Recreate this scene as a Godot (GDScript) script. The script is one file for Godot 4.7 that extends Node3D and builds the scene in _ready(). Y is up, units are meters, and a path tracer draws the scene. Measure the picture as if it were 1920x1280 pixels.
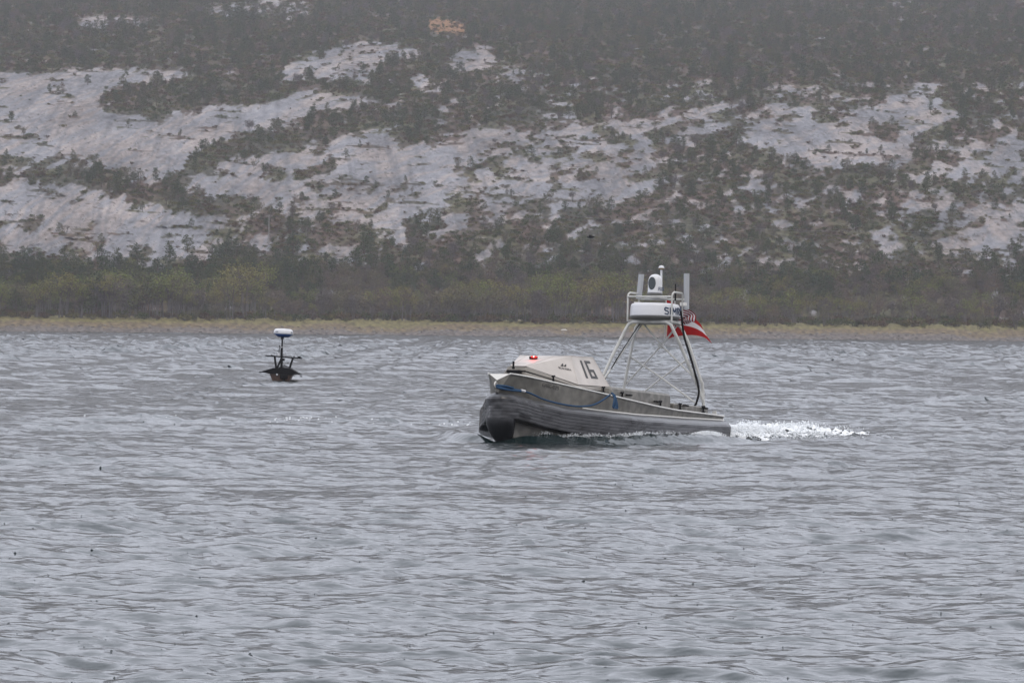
extends Node3D

# Two unmanned boats on a rainy fjord in front of a pale rock hillside.
# World: camera at the origin looking along -z, water level at y = 0, metres.

const BOAT_HEADING := 67.0      # degrees that the bow is turned towards the camera
const BOAT_TRIM := 3.0          # degrees bow up
const BOAT_AT := Vector3(-0.105, 0.0, -98.6)

# hill profile: height above water -> distance from the viewer
const HILL := [Vector2(-0.00, 1137), Vector2(0.78, 1150), Vector2(1.49, 1158), Vector2(2.08, 1168), Vector2(2.40, 1205), Vector2(5.94, 1225), Vector2(10.10, 1250), Vector2(18.97, 1330), Vector2(29.43, 1440), Vector2(42.81, 1610), Vector2(62.15, 1900), Vector2(93.15, 2400), Vector2(151.35, 3000), Vector2(255.72, 3700), Vector2(500.73, 4700), Vector2(806.35, 5600)]
# bare rock on the hillside: share of rock, then outline as x, height in metres
const ROCK := [
	[0.97, [-105.4, 52.1, -98.6, 51.8, -93.5, 53.7, -79.2, 54.0, -73.6, 54.1, -68.3, 53.6, -67.3, 50.8, -75.3, 49.7, -80.6, 46.8, -80.0, 44.1, -79.3, 41.7, -74.9, 40.0, -69.3, 39.7, -62.5, 37.0, -62.0, 39.8, -57.7, 41.3, -52.0, 42.1, -44.3, 42.9, -40.0, 44.8, -36.9, 41.6, -39.0, 38.7, -42.0, 35.9, -46.7, 35.9, -50.2, 35.2, -51.3, 34.5, -51.9, 32.5, -53.7, 30.6, -54.6, 28.8, -55.0, 25.2, -58.4, 24.9, -61.7, 25.4, -63.6, 24.8, -66.2, 27.5, -68.9, 28.6, -72.7, 29.1, -79.1, 29.2, -86.3, 29.3, -123.9, 29.0, -148.0, 49.4]],
	[0.08, [-60.6, 34.7, -58.4, 36.4, -55.8, 35.3, -55.4, 34.0, -58.3, 34.2]],
	[0.80, [-44.3, 42.9, -42.1, 47.5, -38.3, 48.5, -31.9, 44.9, -27.4, 45.4, -26.9, 41.7, -31.8, 40.9, -35.9, 41.6, -39.1, 39.1, -41.9, 38.7]],
	[0.50, [-123.3, 28.4, -80.4, 28.4, -74.8, 28.0, -70.6, 26.6, -74.5, 25.8, -80.8, 26.0, -121.0, 25.8]],
	[0.90, [-117.7, 22.1, -77.7, 23.6, -73.4, 23.7, -68.5, 22.7, -64.5, 21.4, -60.5, 20.2, -55.1, 19.5, -50.5, 18.4, -45.3, 17.5, -42.8, 16.2, -43.1, 15.6, -46.9, 14.8, -49.8, 13.9, -50.0, 12.1, -52.1, 11.4, -55.5, 12.1, -58.5, 13.6, -62.0, 14.2, -63.4, 12.0, -65.1, 10.7, -70.9, 11.2, -108.9, 11.5]],
	[0.12, [-77.5, 15.4, -74.8, 17.2, -70.9, 15.6, -72.4, 14.1, -76.4, 14.0]],
	[0.20, [-69.6, 14.5, -69.2, 15.9, -63.6, 16.0, -62.5, 14.4, -67.5, 14.0]],
	[0.15, [-57.0, 12.9, -54.1, 14.7, -50.8, 13.4, -52.5, 12.5]],
	[0.20, [-71.7, 20.1, -69.2, 20.1, -65.5, 18.9, -65.8, 18.2, -69.9, 19.1]],
	[0.60, [-72.8, 11.9, -62.8, 14.2, -57.8, 12.9, -55.2, 10.4, -51.1, 8.4, -50.8, 7.2, -52.5, 7.5, -54.4, 9.1, -59.3, 9.9, -63.4, 10.3]],
	[0.70, [-55.8, 12.9, -43.7, 14.8, -41.5, 13.1, -42.6, 11.3, -47.8, 10.4, -51.2, 8.8, -53.0, 9.6]],
	[0.85, [-49.9, 26.8, -48.4, 28.8, -43.4, 29.8, -38.3, 30.8, -33.4, 32.8, -32.2, 28.5, -35.6, 27.7, -40.7, 27.0, -45.6, 25.8]],
	[0.85, [-53.6, 25.0, -49.0, 25.3, -41.9, 25.1, -34.8, 24.7, -31.3, 24.5, -30.7, 21.4, -33.8, 21.1, -40.6, 21.0, -46.1, 22.2, -49.3, 21.6, -51.5, 22.9]],
	[0.60, [-41.1, 20.0, -37.1, 20.7, -33.7, 20.6, -28.4, 19.6, -29.9, 18.6, -34.7, 18.1, -39.8, 18.5]],
	[0.90, [-31.1, 34.4, -26.5, 35.2, -21.3, 35.3, -19.9, 32.3, -18.8, 25.4, -20.8, 24.3, -26.1, 24.8, -29.8, 24.7, -30.7, 29.1, -31.9, 31.5]],
	[0.87, [-19.8, 31.9, -14.8, 32.4, -9.5, 35.1, -4.3, 36.5, 0.0, 37.2, -2.8, 31.9, -7.2, 29.3, -11.4, 26.0, -14.8, 24.4, -17.3, 23.8, -18.7, 24.9]],
	[0.72, [-31.0, 23.1, -26.8, 23.7, -22.5, 23.8, -17.3, 23.8, -11.4, 25.5, -7.0, 26.1, -9.4, 21.9, -13.3, 18.8, -16.4, 16.9, -17.7, 14.2, -20.9, 14.2, -22.1, 16.9, -25.7, 18.7, -30.3, 20.6]],
	[0.60, [-35.9, 19.5, -26.9, 20.1, -22.4, 18.7, -27.9, 16.8, -32.9, 17.2]],
	[0.55, [-42.3, 15.7, -35.0, 15.8, -34.4, 13.2, -36.3, 11.4, -40.5, 12.2]],
	[0.62, [-31.0, 12.3, -24.9, 13.7, -20.5, 11.6, -25.0, 10.3, -29.8, 10.5]],
	[0.35, [-13.0, 16.1, -8.1, 15.2, -9.5, 12.6, -12.4, 13.4]],
	[0.58, [-110.7, 75.9, -107.8, 80.7, -91.2, 78.5, -89.9, 74.8, -98.4, 72.1, -104.3, 71.4]],
	[0.43, [-87.9, 84.4, -74.9, 89.8, -65.0, 94.7, -51.9, 86.9, -52.4, 80.4, -62.6, 78.6, -76.9, 79.8]],
	[0.65, [-48.8, 56.1, -42.9, 62.6, -38.5, 67.0, -32.7, 68.6, -29.7, 59.5, -28.1, 52.5, -29.0, 49.6, -34.9, 51.4, -41.4, 51.3, -46.7, 52.2]],
	[0.53, [-30.9, 64.3, -23.3, 65.9, -19.8, 59.7, -23.1, 58.6, -27.3, 56.5, -29.2, 57.5]],
	[0.85, [-13.0, 61.9, -6.8, 66.2, -5.2, 58.9, -6.2, 54.9, -10.0, 53.8, -15.7, 54.7]],
	[0.70, [-22.4, 51.6, -17.6, 52.7, -14.3, 48.0, -17.8, 47.0]],
	[0.35, [-4.7, 60.0, 4.6, 58.1, 3.2, 50.2, -1.0, 44.6, -3.1, 46.3]],
	[0.50, [-5.8, 37.1, 9.8, 38.7, 23.4, 38.9, 26.5, 34.9, 24.9, 27.5, 20.3, 21.2, 7.5, 20.0, -1.6, 17.1, -8.1, 15.2, -10.7, 17.0, -7.7, 22.9, -3.6, 29.4]],
	[0.80, [6.9, 24.1, 14.9, 25.8, 20.2, 25.9, 19.0, 23.7, 12.0, 22.6, 7.7, 22.1]],
	[0.92, [5.9, 20.5, 11.9, 21.6, 18.8, 22.7, 16.1, 21.1, 11.7, 20.1, 6.7, 19.3]],
	[0.65, [4.7, 33.3, 16.4, 37.4, 17.1, 35.4, 11.1, 32.7, 8.2, 30.2, 4.6, 30.7]],
	[0.45, [22.6, 39.6, 34.2, 42.6, 40.9, 44.4, 41.1, 39.1, 35.0, 35.0, 28.4, 34.9]],
	[0.78, [42.6, 37.8, 52.3, 42.8, 57.9, 43.8, 54.9, 39.3, 63.8, 41.6, 70.9, 44.9, 78.8, 48.7, 82.4, 47.8, 80.3, 42.5, 75.8, 38.3, 71.4, 34.2, 67.2, 30.3, 64.7, 29.1, 58.0, 30.2, 52.0, 29.0, 47.1, 30.1, 46.1, 31.9, 41.4, 34.4]],
	[0.10, [63.7, 37.4, 69.1, 40.2, 70.9, 38.2, 68.0, 34.8, 64.2, 34.8]],
	[0.15, [57.4, 42.9, 62.5, 43.0, 60.3, 39.4, 56.1, 38.7]],
	[0.35, [46.2, 47.2, 56.6, 51.1, 64.8, 50.3, 71.7, 47.6, 63.6, 44.8, 52.8, 43.7, 45.6, 43.6]],
	[0.55, [77.2, 33.0, 85.2, 36.4, 126.2, 36.3, 119.2, 29.8, 81.4, 29.9, 75.5, 29.2]],
	[0.65, [64.6, 26.9, 73.4, 28.7, 82.3, 31.2, 120.6, 31.1, 115.9, 25.9, 77.9, 25.5, 72.3, 26.5, 68.5, 25.9]],
	[0.60, [58.0, 22.1, 63.4, 22.7, 68.3, 22.3, 66.9, 21.2, 60.9, 21.2]],
	[0.70, [65.4, 20.7, 71.2, 21.3, 76.9, 22.4, 113.6, 23.3, 110.9, 20.3, 72.5, 19.3, 67.9, 18.3]],
	[0.90, [64.8, 15.1, 68.9, 17.0, 73.3, 17.5, 108.6, 17.4, 107.0, 15.1, 71.7, 14.3, 66.6, 13.8, 65.4, 12.9]],
	[0.60, [50.2, 15.0, 55.2, 15.5, 61.9, 16.0, 60.6, 12.9, 57.2, 12.4, 52.8, 13.2]],
	[0.55, [65.6, 13.4, 71.7, 14.3, 107.0, 15.1, 74.8, 12.6, 68.8, 11.7, 65.4, 11.2]],
	[0.30, [38.0, 29.9, 43.0, 28.8, 42.9, 25.6, 38.2, 24.5, 33.3, 25.5]],
	[0.40, [37.9, 23.4, 43.3, 24.0, 46.4, 23.0, 41.0, 22.5]],
	[0.35, [107.2, 100.6, 118.2, 100.8, 103.4, 82.3, 91.7, 77.4]],
	[0.22, [60.9, 72.2, 71.8, 75.4, 77.1, 71.1, 65.9, 65.1]],
]

var rng := RandomNumberGenerator.new()
var names := {}
var mats := {}

# ------------------------------------------------------------------ helpers
func numbered(called: String) -> String:
	if not names.has(called):
		names[called] = 0
		return called
	names[called] += 1
	return "%s_%03d" % [called, names[called]]

func lin(r: float, g: float, b: float) -> Color:
	return Color(r, g, b).linear_to_srgb()

func mat(called: String, c: Vector3, rough := 0.6, metal := 0.0) -> StandardMaterial3D:
	var m := StandardMaterial3D.new()
	m.resource_name = called
	m.albedo_color = lin(c.x, c.y, c.z)
	m.roughness = rough
	m.metallic = metal
	mats[called] = m
	return m

func tag(o: Node3D, label: String, category: String, group := "", kind := "") -> Node3D:
	if label != "": o.set_meta("label", label)
	if category != "": o.set_meta("category", category)
	if group != "": o.set_meta("group", group)
	if kind != "": o.set_meta("kind", kind)
	return o

func thing(called: String, label: String, category: String, at := Vector3.ZERO, group := "") -> Node3D:
	var o := Node3D.new()
	o.name = numbered(called)
	add_child(o)
	o.position = at
	tag(o, label, category, group)
	return o

func put(called: String, mesh: Mesh, m: Material, parent: Node, at := Transform3D.IDENTITY) -> MeshInstance3D:
	var o := MeshInstance3D.new()
	o.mesh = mesh
	if m: o.material_override = m
	if parent == self:
		o.name = numbered(called)
		add_child(o)
	else:
		o.name = called
		parent.add_child(o, true)
	o.transform = at
	return o

func st_new() -> SurfaceTool:
	var st := SurfaceTool.new()
	st.begin(Mesh.PRIMITIVE_TRIANGLES)
	return st

func done(st: SurfaceTool) -> ArrayMesh:
	st.generate_normals()
	return st.commit()

func tri(st: SurfaceTool, a: Vector3, b: Vector3, c: Vector3, g := 4294967295) -> void:
	st.set_smooth_group(g)
	st.add_vertex(a)
	st.set_smooth_group(g)
	st.add_vertex(b)
	st.set_smooth_group(g)
	st.add_vertex(c)

func quad(st: SurfaceTool, a: Vector3, b: Vector3, c: Vector3, d: Vector3, g := 4294967295) -> void:
	tri(st, a, b, c, g)
	tri(st, a, c, d, g)

func box(st: SurfaceTool, c: Vector3, size: Vector3, basis := Basis.IDENTITY) -> void:
	# a box with small chamfers on its long edges
	var e: Vector3 = size * 0.5
	var k: float = minf(minf(e.x, e.y), e.z) * 0.25
	var rings := []
	for t in [[-e.z, k], [-e.z + k, 0.0], [e.z - k, 0.0], [e.z, k]]:
		var z: float = t[0]
		var q: float = t[1]
		var x: float = e.x - q
		var y: float = e.y - q
		var ring := []
		for p in [Vector2(x - k, -y), Vector2(x, -y + k), Vector2(x, y - k), Vector2(x - k, y), Vector2(-x + k, y), Vector2(-x, y - k), Vector2(-x, -y + k), Vector2(-x + k, -y)]:
			ring.append(c + basis * Vector3(p.x, p.y, z))
		rings.append(ring)
	loft(st, rings, true, true, 4294967295)

func loft(st: SurfaceTool, rings: Array, closed := true, caps := true, g := 0) -> void:
	for i in rings.size() - 1:
		var a: Array = rings[i]
		var b: Array = rings[i + 1]
		var n: int = a.size()
		for j in (n if closed else n - 1):
			var k: int = (j + 1) % n
			quad(st, a[j], b[j], b[k], a[k], g)
	if caps:
		var f: Array = rings[0]
		var l: Array = rings[rings.size() - 1]
		for j in range(1, f.size() - 1):
			tri(st, f[0], f[j], f[j + 1])
			tri(st, l[0], l[j + 1], l[j])

func tube(st: SurfaceTool, pts: Array, r: float, sides := 8, r_end := -1.0) -> void:
	var rings := []
	var n: int = pts.size()
	var side := Vector3.ZERO
	for i in n:
		var p: Vector3 = pts[i]
		var d: Vector3 = (pts[mini(i + 1, n - 1)] - pts[maxi(i - 1, 0)]).normalized()
		if side == Vector3.ZERO:
			side = d.cross(Vector3.UP if absf(d.y) < 0.9 else Vector3.RIGHT).normalized()
		side = (side - d * side.dot(d)).normalized()
		var up: Vector3 = d.cross(side)
		var rr: float = r if r_end < 0.0 else lerpf(r, r_end, float(i) / float(n - 1))
		var ring := []
		for k in sides:
			var a := TAU * k / sides
			ring.append(p + (side * cos(a) + up * sin(a)) * rr)
		rings.append(ring)
	loft(st, rings)

func lathe(st: SurfaceTool, prof: Array, at := Transform3D.IDENTITY, sides := 24) -> void:
	var rings := []
	for p in prof:
		var ring := []
		for k in sides:
			var a := -TAU * k / sides
			ring.append(at * Vector3(cos(a) * maxf(p.x, 0.0005), p.y, sin(a) * maxf(p.x, 0.0005)))
		rings.append(ring)
	loft(st, rings)

func smooth_path(pts: Array, per := 5) -> Array:
	var out := []
	var n: int = pts.size()
	for i in n - 1:
		var p0: Vector3 = pts[maxi(i - 1, 0)]
		var p1: Vector3 = pts[i]
		var p2: Vector3 = pts[i + 1]
		var p3: Vector3 = pts[mini(i + 2, n - 1)]
		for k in per:
			out.append(p1.cubic_interpolate(p2, p0, p3, float(k) / per))
	out.append(pts[n - 1])
	return out

func text_mesh(t: String, height: float, depth := 0.004, weight := 700) -> TextMesh:
	var f := SystemFont.new()
	f.font_names = PackedStringArray(["Droid Sans"])
	f.font_weight = weight
	var m := TextMesh.new()
	m.font = f
	m.text = t
	m.font_size = 64
	m.pixel_size = height / 46.0
	m.depth = depth
	m.curve_step = 1.0
	return m

func noise(seed_: int, freq: float, octaves := 4, kind := FastNoiseLite.TYPE_SIMPLEX_SMOOTH) -> FastNoiseLite:
	var n := FastNoiseLite.new()
	n.seed = seed_
	n.noise_type = kind
	n.frequency = freq
	n.fractal_type = FastNoiseLite.FRACTAL_FBM
	n.fractal_octaves = octaves
	return n

func grain(seed_: int, freq: float, lo: float, hi: float, size := 256) -> ImageTexture:
	# mottled grey multiplier for a surface colour
	var im: Image = noise(seed_, freq, 5).get_seamless_image(size, size)
	var out := Image.create(size, size, false, Image.FORMAT_RGB8)
	for y in size:
		for x in size:
			var v: float = lerpf(lo, hi, im.get_pixel(x, y).r)
			out.set_pixel(x, y, Color(v, v, v))
	return ImageTexture.create_from_image(out)

func worn(m: StandardMaterial3D, tex: Texture2D, per_metre: float) -> void:
	m.albedo_texture = tex
	m.uv1_triplanar = true
	m.uv1_scale = Vector3.ONE * per_metre

func path_at(knots: Array, t: float) -> float:
	# knots: Vector2(t, value), rising t
	if t <= knots[0].x: return knots[0].y
	for i in range(1, knots.size()):
		if t <= knots[i].x:
			return lerpf(knots[i - 1].y, knots[i].y, (t - knots[i - 1].x) / (knots[i].x - knots[i - 1].x))
	return knots[knots.size() - 1].y

# ------------------------------------------------------------------ water
const TILE := 384
var tile_a := PackedFloat32Array()
var tile_b := PackedFloat32Array()
const LEN_A := 26.0
const LEN_B := 5.3
var gust: FastNoiseLite
var churn: FastNoiseLite
var boat_f := Vector2.ZERO      # forward in plan (x, z)
var boat_p := Vector2.ZERO      # port in plan
var boat_at2 := Vector2.ZERO

func wave_tile(size: float, shortest: float, longest: float, count: int, slope: float, spread: float, seed_: int) -> PackedFloat32Array:
	rng.seed = seed_
	var out := PackedFloat32Array()
	out.resize(TILE * TILE)
	var power := 0.0
	var comps := []
	while comps.size() < count:
		var lam: float = shortest * pow(longest / shortest, rng.randf())
		var ang: float = PI * 0.5 + 0.25 + rng.randfn(0.0, spread)
		var kx: int = roundi(size / lam * cos(ang))
		var kz: int = roundi(size / lam * sin(ang))
		if kx == 0 and kz == 0: continue
		var kk: float = TAU / size * sqrt(float(kx * kx + kz * kz))
		var amp: float = rng.randf_range(0.5, 1.5) / kk
		comps.append([kx, kz, amp, rng.randf() * TAU])
		power += 0.5 * amp * amp * kk * kk
	var gain: float = slope / sqrt(power)
	var table := PackedFloat32Array()
	table.resize(TILE)
	for i in TILE: table[i] = sin(TAU * i / TILE)
	for c in comps:
		var kx: int = c[0]
		var kz: int = c[1]
		var a: float = c[2] * gain
		var ph: int = int(c[3] / TAU * TILE)
		for z in TILE:
			var t: int = posmod(ph + kz * z, TILE)
			var o: int = z * TILE
			for x in TILE:
				out[o + x] += a * table[t]
				t = posmod(t + kx, TILE)
	return out

func sample_tile(t: PackedFloat32Array, size: float, x: float, z: float) -> float:
	var fx: float = x / size * TILE
	var fz: float = z / size * TILE
	var ix: int = floori(fx)
	var iz: int = floori(fz)
	fx -= ix
	fz -= iz
	var x0: int = posmod(ix, TILE)
	var x1: int = x0 + 1 if x0 + 1 < TILE else 0
	var z0: int = posmod(iz, TILE) * TILE
	var z1: int = z0 + TILE if z0 + TILE < TILE * TILE else 0
	var a: float = t[z0 + x0] + (t[z0 + x1] - t[z0 + x0]) * fx
	var b: float = t[z1 + x0] + (t[z1 + x1] - t[z1 + x0]) * fx
	return a + (b - a) * fz

func hull_half(s: float) -> float:
	return path_at(FENDER_PLAN, s)

func water_h(x: float, z: float, fine: float) -> float:
	var g: float = 0.8 + 0.35 * gust.get_noise_2d(x, z)
	var h: float = sample_tile(tile_a, LEN_A, x, z) * g * (1.0 + 2.0 * smoothstep(80.0, 450.0, -z) - 1.1 * smoothstep(600.0, 1050.0, -z))
	h += h * absf(h) * 2.0
	if fine > 0.0:
		var q: float = sample_tile(tile_b, LEN_B, x * 0.93 + z * 0.37, z * 0.93 - x * 0.37)
		h += (q + q * absf(q) * 6.0) * fine * g
	# a passing wake line left of the boat
	var dz: float = z + 115.5 + 0.035 * x
	if absf(dz) < 5.0 and x < 1.0:
		var w: float = exp(-dz * dz * 0.9)
		h += 0.11 * w * clampf(0.35 + 1.5 * gust.get_noise_2d(x * 4.0 + 90.0, dz), 0.0, 1.0)
	# what the boat does to the water
	var dx: float = x - boat_at2.x
	var dzb: float = z - boat_at2.y
	if absf(dx) < 8.0 and absf(dzb + 4.0) < 12.0:
		var s: float = -(dx * boat_f.x + dzb * boat_f.y)
		var b: float = dx * boat_p.x + dzb * boat_p.y
		if s > -1.5 and s < 12.0:
			var ab: float = absf(b)
			if s < 4.9:
				var q: float = ab - hull_half(s)
				h *= 1.0 - 0.7 * exp(-q * q * 1.5) * smoothstep(-1.0, 0.0, s)
				h -= 0.03 * exp(-q * q * 6.0) * smoothstep(3.4, 4.4, s)
				# bow wave: a ridge that leaves the stem and spreads
				var off: float = q - (0.10 + 0.20 * s)
				h += 0.13 * exp(-off * off * 26.0) * smoothstep(-0.5, 0.2, s) * (1.0 - smoothstep(2.0, 3.6, s))
				var tr: float = q + 0.12
				h -= 0.10 * exp(-tr * tr * 9.0) * smoothstep(0.0, 0.8, s) * (1.0 - smoothstep(1.6, 3.4, s))
				# quarter wave
				var qq: float = q - 0.12
				h += 0.06 * exp(-qq * qq * 30.0) * smoothstep(2.6, 3.3, s) * (1.0 - smoothstep(3.9, 4.5, s))
			else:
				var t: float = s - 4.9
				var wob: float = churn.get_noise_2d(s * 2.2, b * 2.2)
				var inside: float = exp(-b * b * 1.1)
				h += inside * (0.17 * exp(-pow(t - 0.7, 2.0) * 0.8) + 0.13 * exp(-pow(t - 3.2, 2.0) * 1.2)) * (0.9 + 0.4 * wob)
				h += inside * 0.05 * wob * exp(-t * 0.22)
	return h

func build_water() -> void:
	tile_a = wave_tile(LEN_A, 0.7, 4.5, 44, SLOPE_A, 1.05, 11)
	tile_b = wave_tile(LEN_B, 0.11, 0.75, 52, SLOPE_B, 1.1, 12)
	gust = noise(5, 0.035, 2)
	churn = noise(6, 0.9, 4)
	# rows by distance, columns by share of the distance: finer near the viewer
	var rows := PackedFloat32Array([-160.0, -40.0, 0.0, 9.0, 15.0, 20.0])
	var d := 24.0
	while d < 1170.0:
		rows.append(d)
		d *= 1.0017
	var cols := PackedFloat32Array()
	for u in [3.0, 1.6, 0.9, 0.5, 0.3, 0.2, 0.16, 0.135, 0.12]: cols.append(-u)
	var u := -0.112
	while u < 0.1121:
		cols.append(u)
		u += 0.00062 if absf(u) < 0.068 else 0.0015
	for v in [0.12, 0.135, 0.16, 0.2, 0.3, 0.5, 0.9, 1.6, 3.0]: cols.append(v)
	var nc: int = cols.size()
	var nr: int = rows.size()
	var pos := PackedVector3Array()
	pos.resize(nr * nc)
	var nor := PackedVector3Array()
	nor.resize(nr * nc)
	var i := 0
	for r in nr:
		var dist: float = rows[r]
		var wide: float = maxf(dist, 24.0)
		var fine: float = clampf(1.0 - (dist - 110.0) / 280.0, 0.0, 1.0)
		var calm: bool = dist < 20.0
		# far off, the grid is coarser than the waves: scatter its points so that no pattern shows
		var loose: float = smoothstep(90.0, 160.0, dist) if dist < 1100.0 else 0.0
		for c in nc:
			var x: float = cols[c] * wide
			var z: float = -dist
			var h := 0.0
			if not calm and absf(cols[c]) < 0.2:
				if loose > 0.0 and absf(cols[c]) < 0.067:
					x += rng.randf_range(-0.45, 0.45) * 0.00062 * dist * loose
					z += rng.randf_range(-0.45, 0.45) * 0.0017 * dist * loose
				h = water_h(x, z, fine)
			pos[i] = Vector3(x, h, z)
			i += 1
	i = 0
	for r in nr:
		var r0: int = maxi(r - 1, 0) - r
		var r1: int = mini(r + 1, nr - 1) - r
		for c in nc:
			var c0: int = -1 if c > 0 else 0
			var c1: int = 1 if c < nc - 1 else 0
			nor[i] = (pos[i + c1] - pos[i + c0]).cross(pos[i + r1 * nc] - pos[i + r0 * nc]).normalized()
			i += 1
	var idx := PackedInt32Array()
	idx.resize((nr - 1) * (nc - 1) * 6)
	i = 0
	for r in nr - 1:
		for c in nc - 1:
			var a: int = r * nc + c
			idx[i] = a
			idx[i + 1] = a + nc
			idx[i + 2] = a + 1
			idx[i + 3] = a + 1
			idx[i + 4] = a + nc
			idx[i + 5] = a + nc + 1
			i += 6
	var arr := []
	arr.resize(Mesh.ARRAY_MAX)
	arr[Mesh.ARRAY_VERTEX] = pos
	arr[Mesh.ARRAY_NORMAL] = nor
	arr[Mesh.ARRAY_INDEX] = idx
	var mesh := ArrayMesh.new()
	mesh.add_surface_from_arrays(Mesh.PRIMITIVE_TRIANGLES, arr)
	var m := mat("water", Vector3(0.010, 0.019, 0.020), 0.12)
	m.metallic_specular = 0.25
	# small ripples as relief, 4.1 m to the repeat
	var im := Image.create(512, 512, false, Image.FORMAT_L8)
	var n1: Image = noise(31, 0.022, 3).get_seamless_image(512, 512)
	var n2: Image = noise(32, 0.06, 3).get_seamless_image(512, 512)
	for y in 512:
		for x in 512:
			var v: float = 0.65 * n1.get_pixel(x, y).r + 0.35 * n2.get_pixel(x, y).r
			im.set_pixel(x, y, Color(v, v, v))
	m.heightmap_enabled = true
	m.heightmap_texture = ImageTexture.create_from_image(im)
	m.heightmap_scale = RIPPLE
	m.uv1_triplanar = true
	m.uv1_world_triplanar = true
	m.uv1_scale = Vector3.ONE * (1.0 / 4.1)
	var o := put("water", mesh, m, self)
	tag(o, "grey choppy fjord water dimpled by rain", "water", "", "structure")

func build_splashes() -> void:
	# rain drops striking the water throw up small dark jets
	rng.seed = 77
	var st := st_new()
	lathe(st, [Vector2(0.016, -0.004), Vector2(0.010, 0.003), Vector2(0.0065, 0.007), Vector2(0.0055, 0.010), Vector2(0.006, 0.013), Vector2(0.004, 0.016), Vector2(0.0, 0.017)], Transform3D.IDENTITY, 7)
	var mm := MultiMesh.new()
	mm.transform_format = MultiMesh.TRANSFORM_3D
	mm.mesh = done(st)
	mm.instance_count = 5200
	for k in 5200:
		var dist: float = sqrt(lerpf(30.0 * 30.0, 120.0 * 120.0, pow(rng.randf(), 1.5)))
		var x: float = rng.randf_range(-0.105, 0.105) * dist
		var fine: float = clampf(1.0 - (dist - 110.0) / 280.0, 0.0, 1.0)
		var sc: float = 0.28 + 0.5 * pow(rng.randf(), 3.0)
		var b := Basis(Vector3.UP, rng.randf() * TAU).scaled(Vector3(sc, sc * rng.randf_range(0.25, 0.6), sc))
		mm.set_instance_transform(k, Transform3D(b, Vector3(x, water_h(x, -dist, fine), -dist)))
	var o := MultiMeshInstance3D.new()
	o.multimesh = mm
	o.name = numbered("rain_splash")
	o.material_override = mats["water_drop"]
	add_child(o)
	tag(o, "tiny dark splashes of rain drops all over the water", "rain splash", "", "stuff")

# ------------------------------------------------------------------ hillside
var dens := PackedFloat32Array()
const DW := 1000
const DH := 220
const DX0 := -250.0
const DXS := 0.5
const DHS := 0.5
var n_edge: FastNoiseLite
var n_warp: FastNoiseLite
var n_streak: FastNoiseLite
var n_tone: FastNoiseLite
var n_relief: FastNoiseLite
var n_relief2: FastNoiseLite

func depth_of(h: float) -> float:
	return path_at(HILL, h)

func build_density() -> void:
	dens.resize(DW * DH)
	for j in DH:
		for i in DW:
			var hh: float = j * DHS
			var xx: float = DX0 + i * DXS
			dens[j * DW + i] = 0.05 if hh < 9.0 or hh > 52.0 or xx < -25.0 else (0.25 if xx > 15.0 else 0.17)
	for r in ROCK:
		var poly := PackedVector2Array()
		var lo := Vector2(1e9, 1e9)
		var hi := Vector2(-1e9, -1e9)
		var l: Array = r[1]
		for k in range(0, l.size(), 2):
			var p := Vector2(l[k], l[k + 1])
			poly.append(p)
			lo = lo.min(p)
			hi = hi.max(p)
		for j in range(maxi(0, floori(lo.y / DHS)), mini(DH, ceili(hi.y / DHS) + 1)):
			for i in range(maxi(0, floori((lo.x - DX0) / DXS)), mini(DW, ceili((hi.x - DX0) / DXS) + 1)):
				if Geometry2D.is_point_in_polygon(Vector2(DX0 + i * DXS, j * DHS), poly):
					dens[j * DW + i] = r[0]
	# soften the outlines so that the noise can fray them
	for pass_ in 2:
		var src := dens.duplicate()
		for j in range(2, DH - 2):
			for i in range(3, DW - 3):
				var o: int = j * DW + i
				dens[o] = 0.2 * (src[o] + src[o - 3] + src[o + 3] + src[o - 2 * DW] + src[o + 2 * DW])

func dens_at(x: float, h: float) -> float:
	var fx: float = clampf((x - DX0) / DXS, 0.0, DW - 1.01)
	var fh: float = clampf(h / DHS, 0.0, DH - 1.01)
	var i: int = int(fx)
	var j: int = int(fh)
	fx -= i
	fh -= j
	var o: int = j * DW + i
	return lerpf(lerpf(dens[o], dens[o + 1], fx), lerpf(dens[o + DW], dens[o + DW + 1], fx), fh)

func strata(x: float, h: float) -> Vector2:
	# position along and across the rock's banding, steeper at the far left
	var a: float = lerpf(1.0, 0.46, smoothstep(-58.0, -32.0, x))
	return Vector2(x * cos(a) + h * sin(a), h * cos(a) - x * sin(a))

func rock_at(x: float, h: float) -> float:
	var w := 1.6 * n_warp.get_noise_2d(x, h * 1.7)
	var d: float = dens_at(x + w * 1.5, h + 0.8 * n_warp.get_noise_2d(x + 300.0, h * 1.7))
	var q := strata(x + 0.6 * w, h)
	var t: float = 0.5 + 0.75 * n_edge.get_noise_2d(q.x * 0.36, q.y * 1.1) + 0.7 * n_edge.get_noise_2d(x * 0.5 + 33.0, h * 0.75)
	# turf on narrow level ledges
	var ledge: float = n_edge.get_noise_2d(x * 0.22 + 200.0, h * 1.5 + 0.08 * x)
	return smoothstep(-0.07, 0.07, d * 1.2 - t) * (1.0 - smoothstep(0.31, 0.38, ledge))

func relief(x: float, h: float) -> float:
	var k: float = smoothstep(2.5, 12.0, h)
	return k * (7.0 * n_relief.get_noise_2d(x, h * 2.6) + 3.6 * n_relief2.get_noise_2d(x * 0.8, h * 2.0)) + (1.0 - k) * 1.5 * n_relief2.get_noise_2d(x * 0.4, 3.0)

func hill_point(x: float, h: float) -> Vector3:
	return Vector3(x, h, -(depth_of(h) + relief(x, h)))

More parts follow.
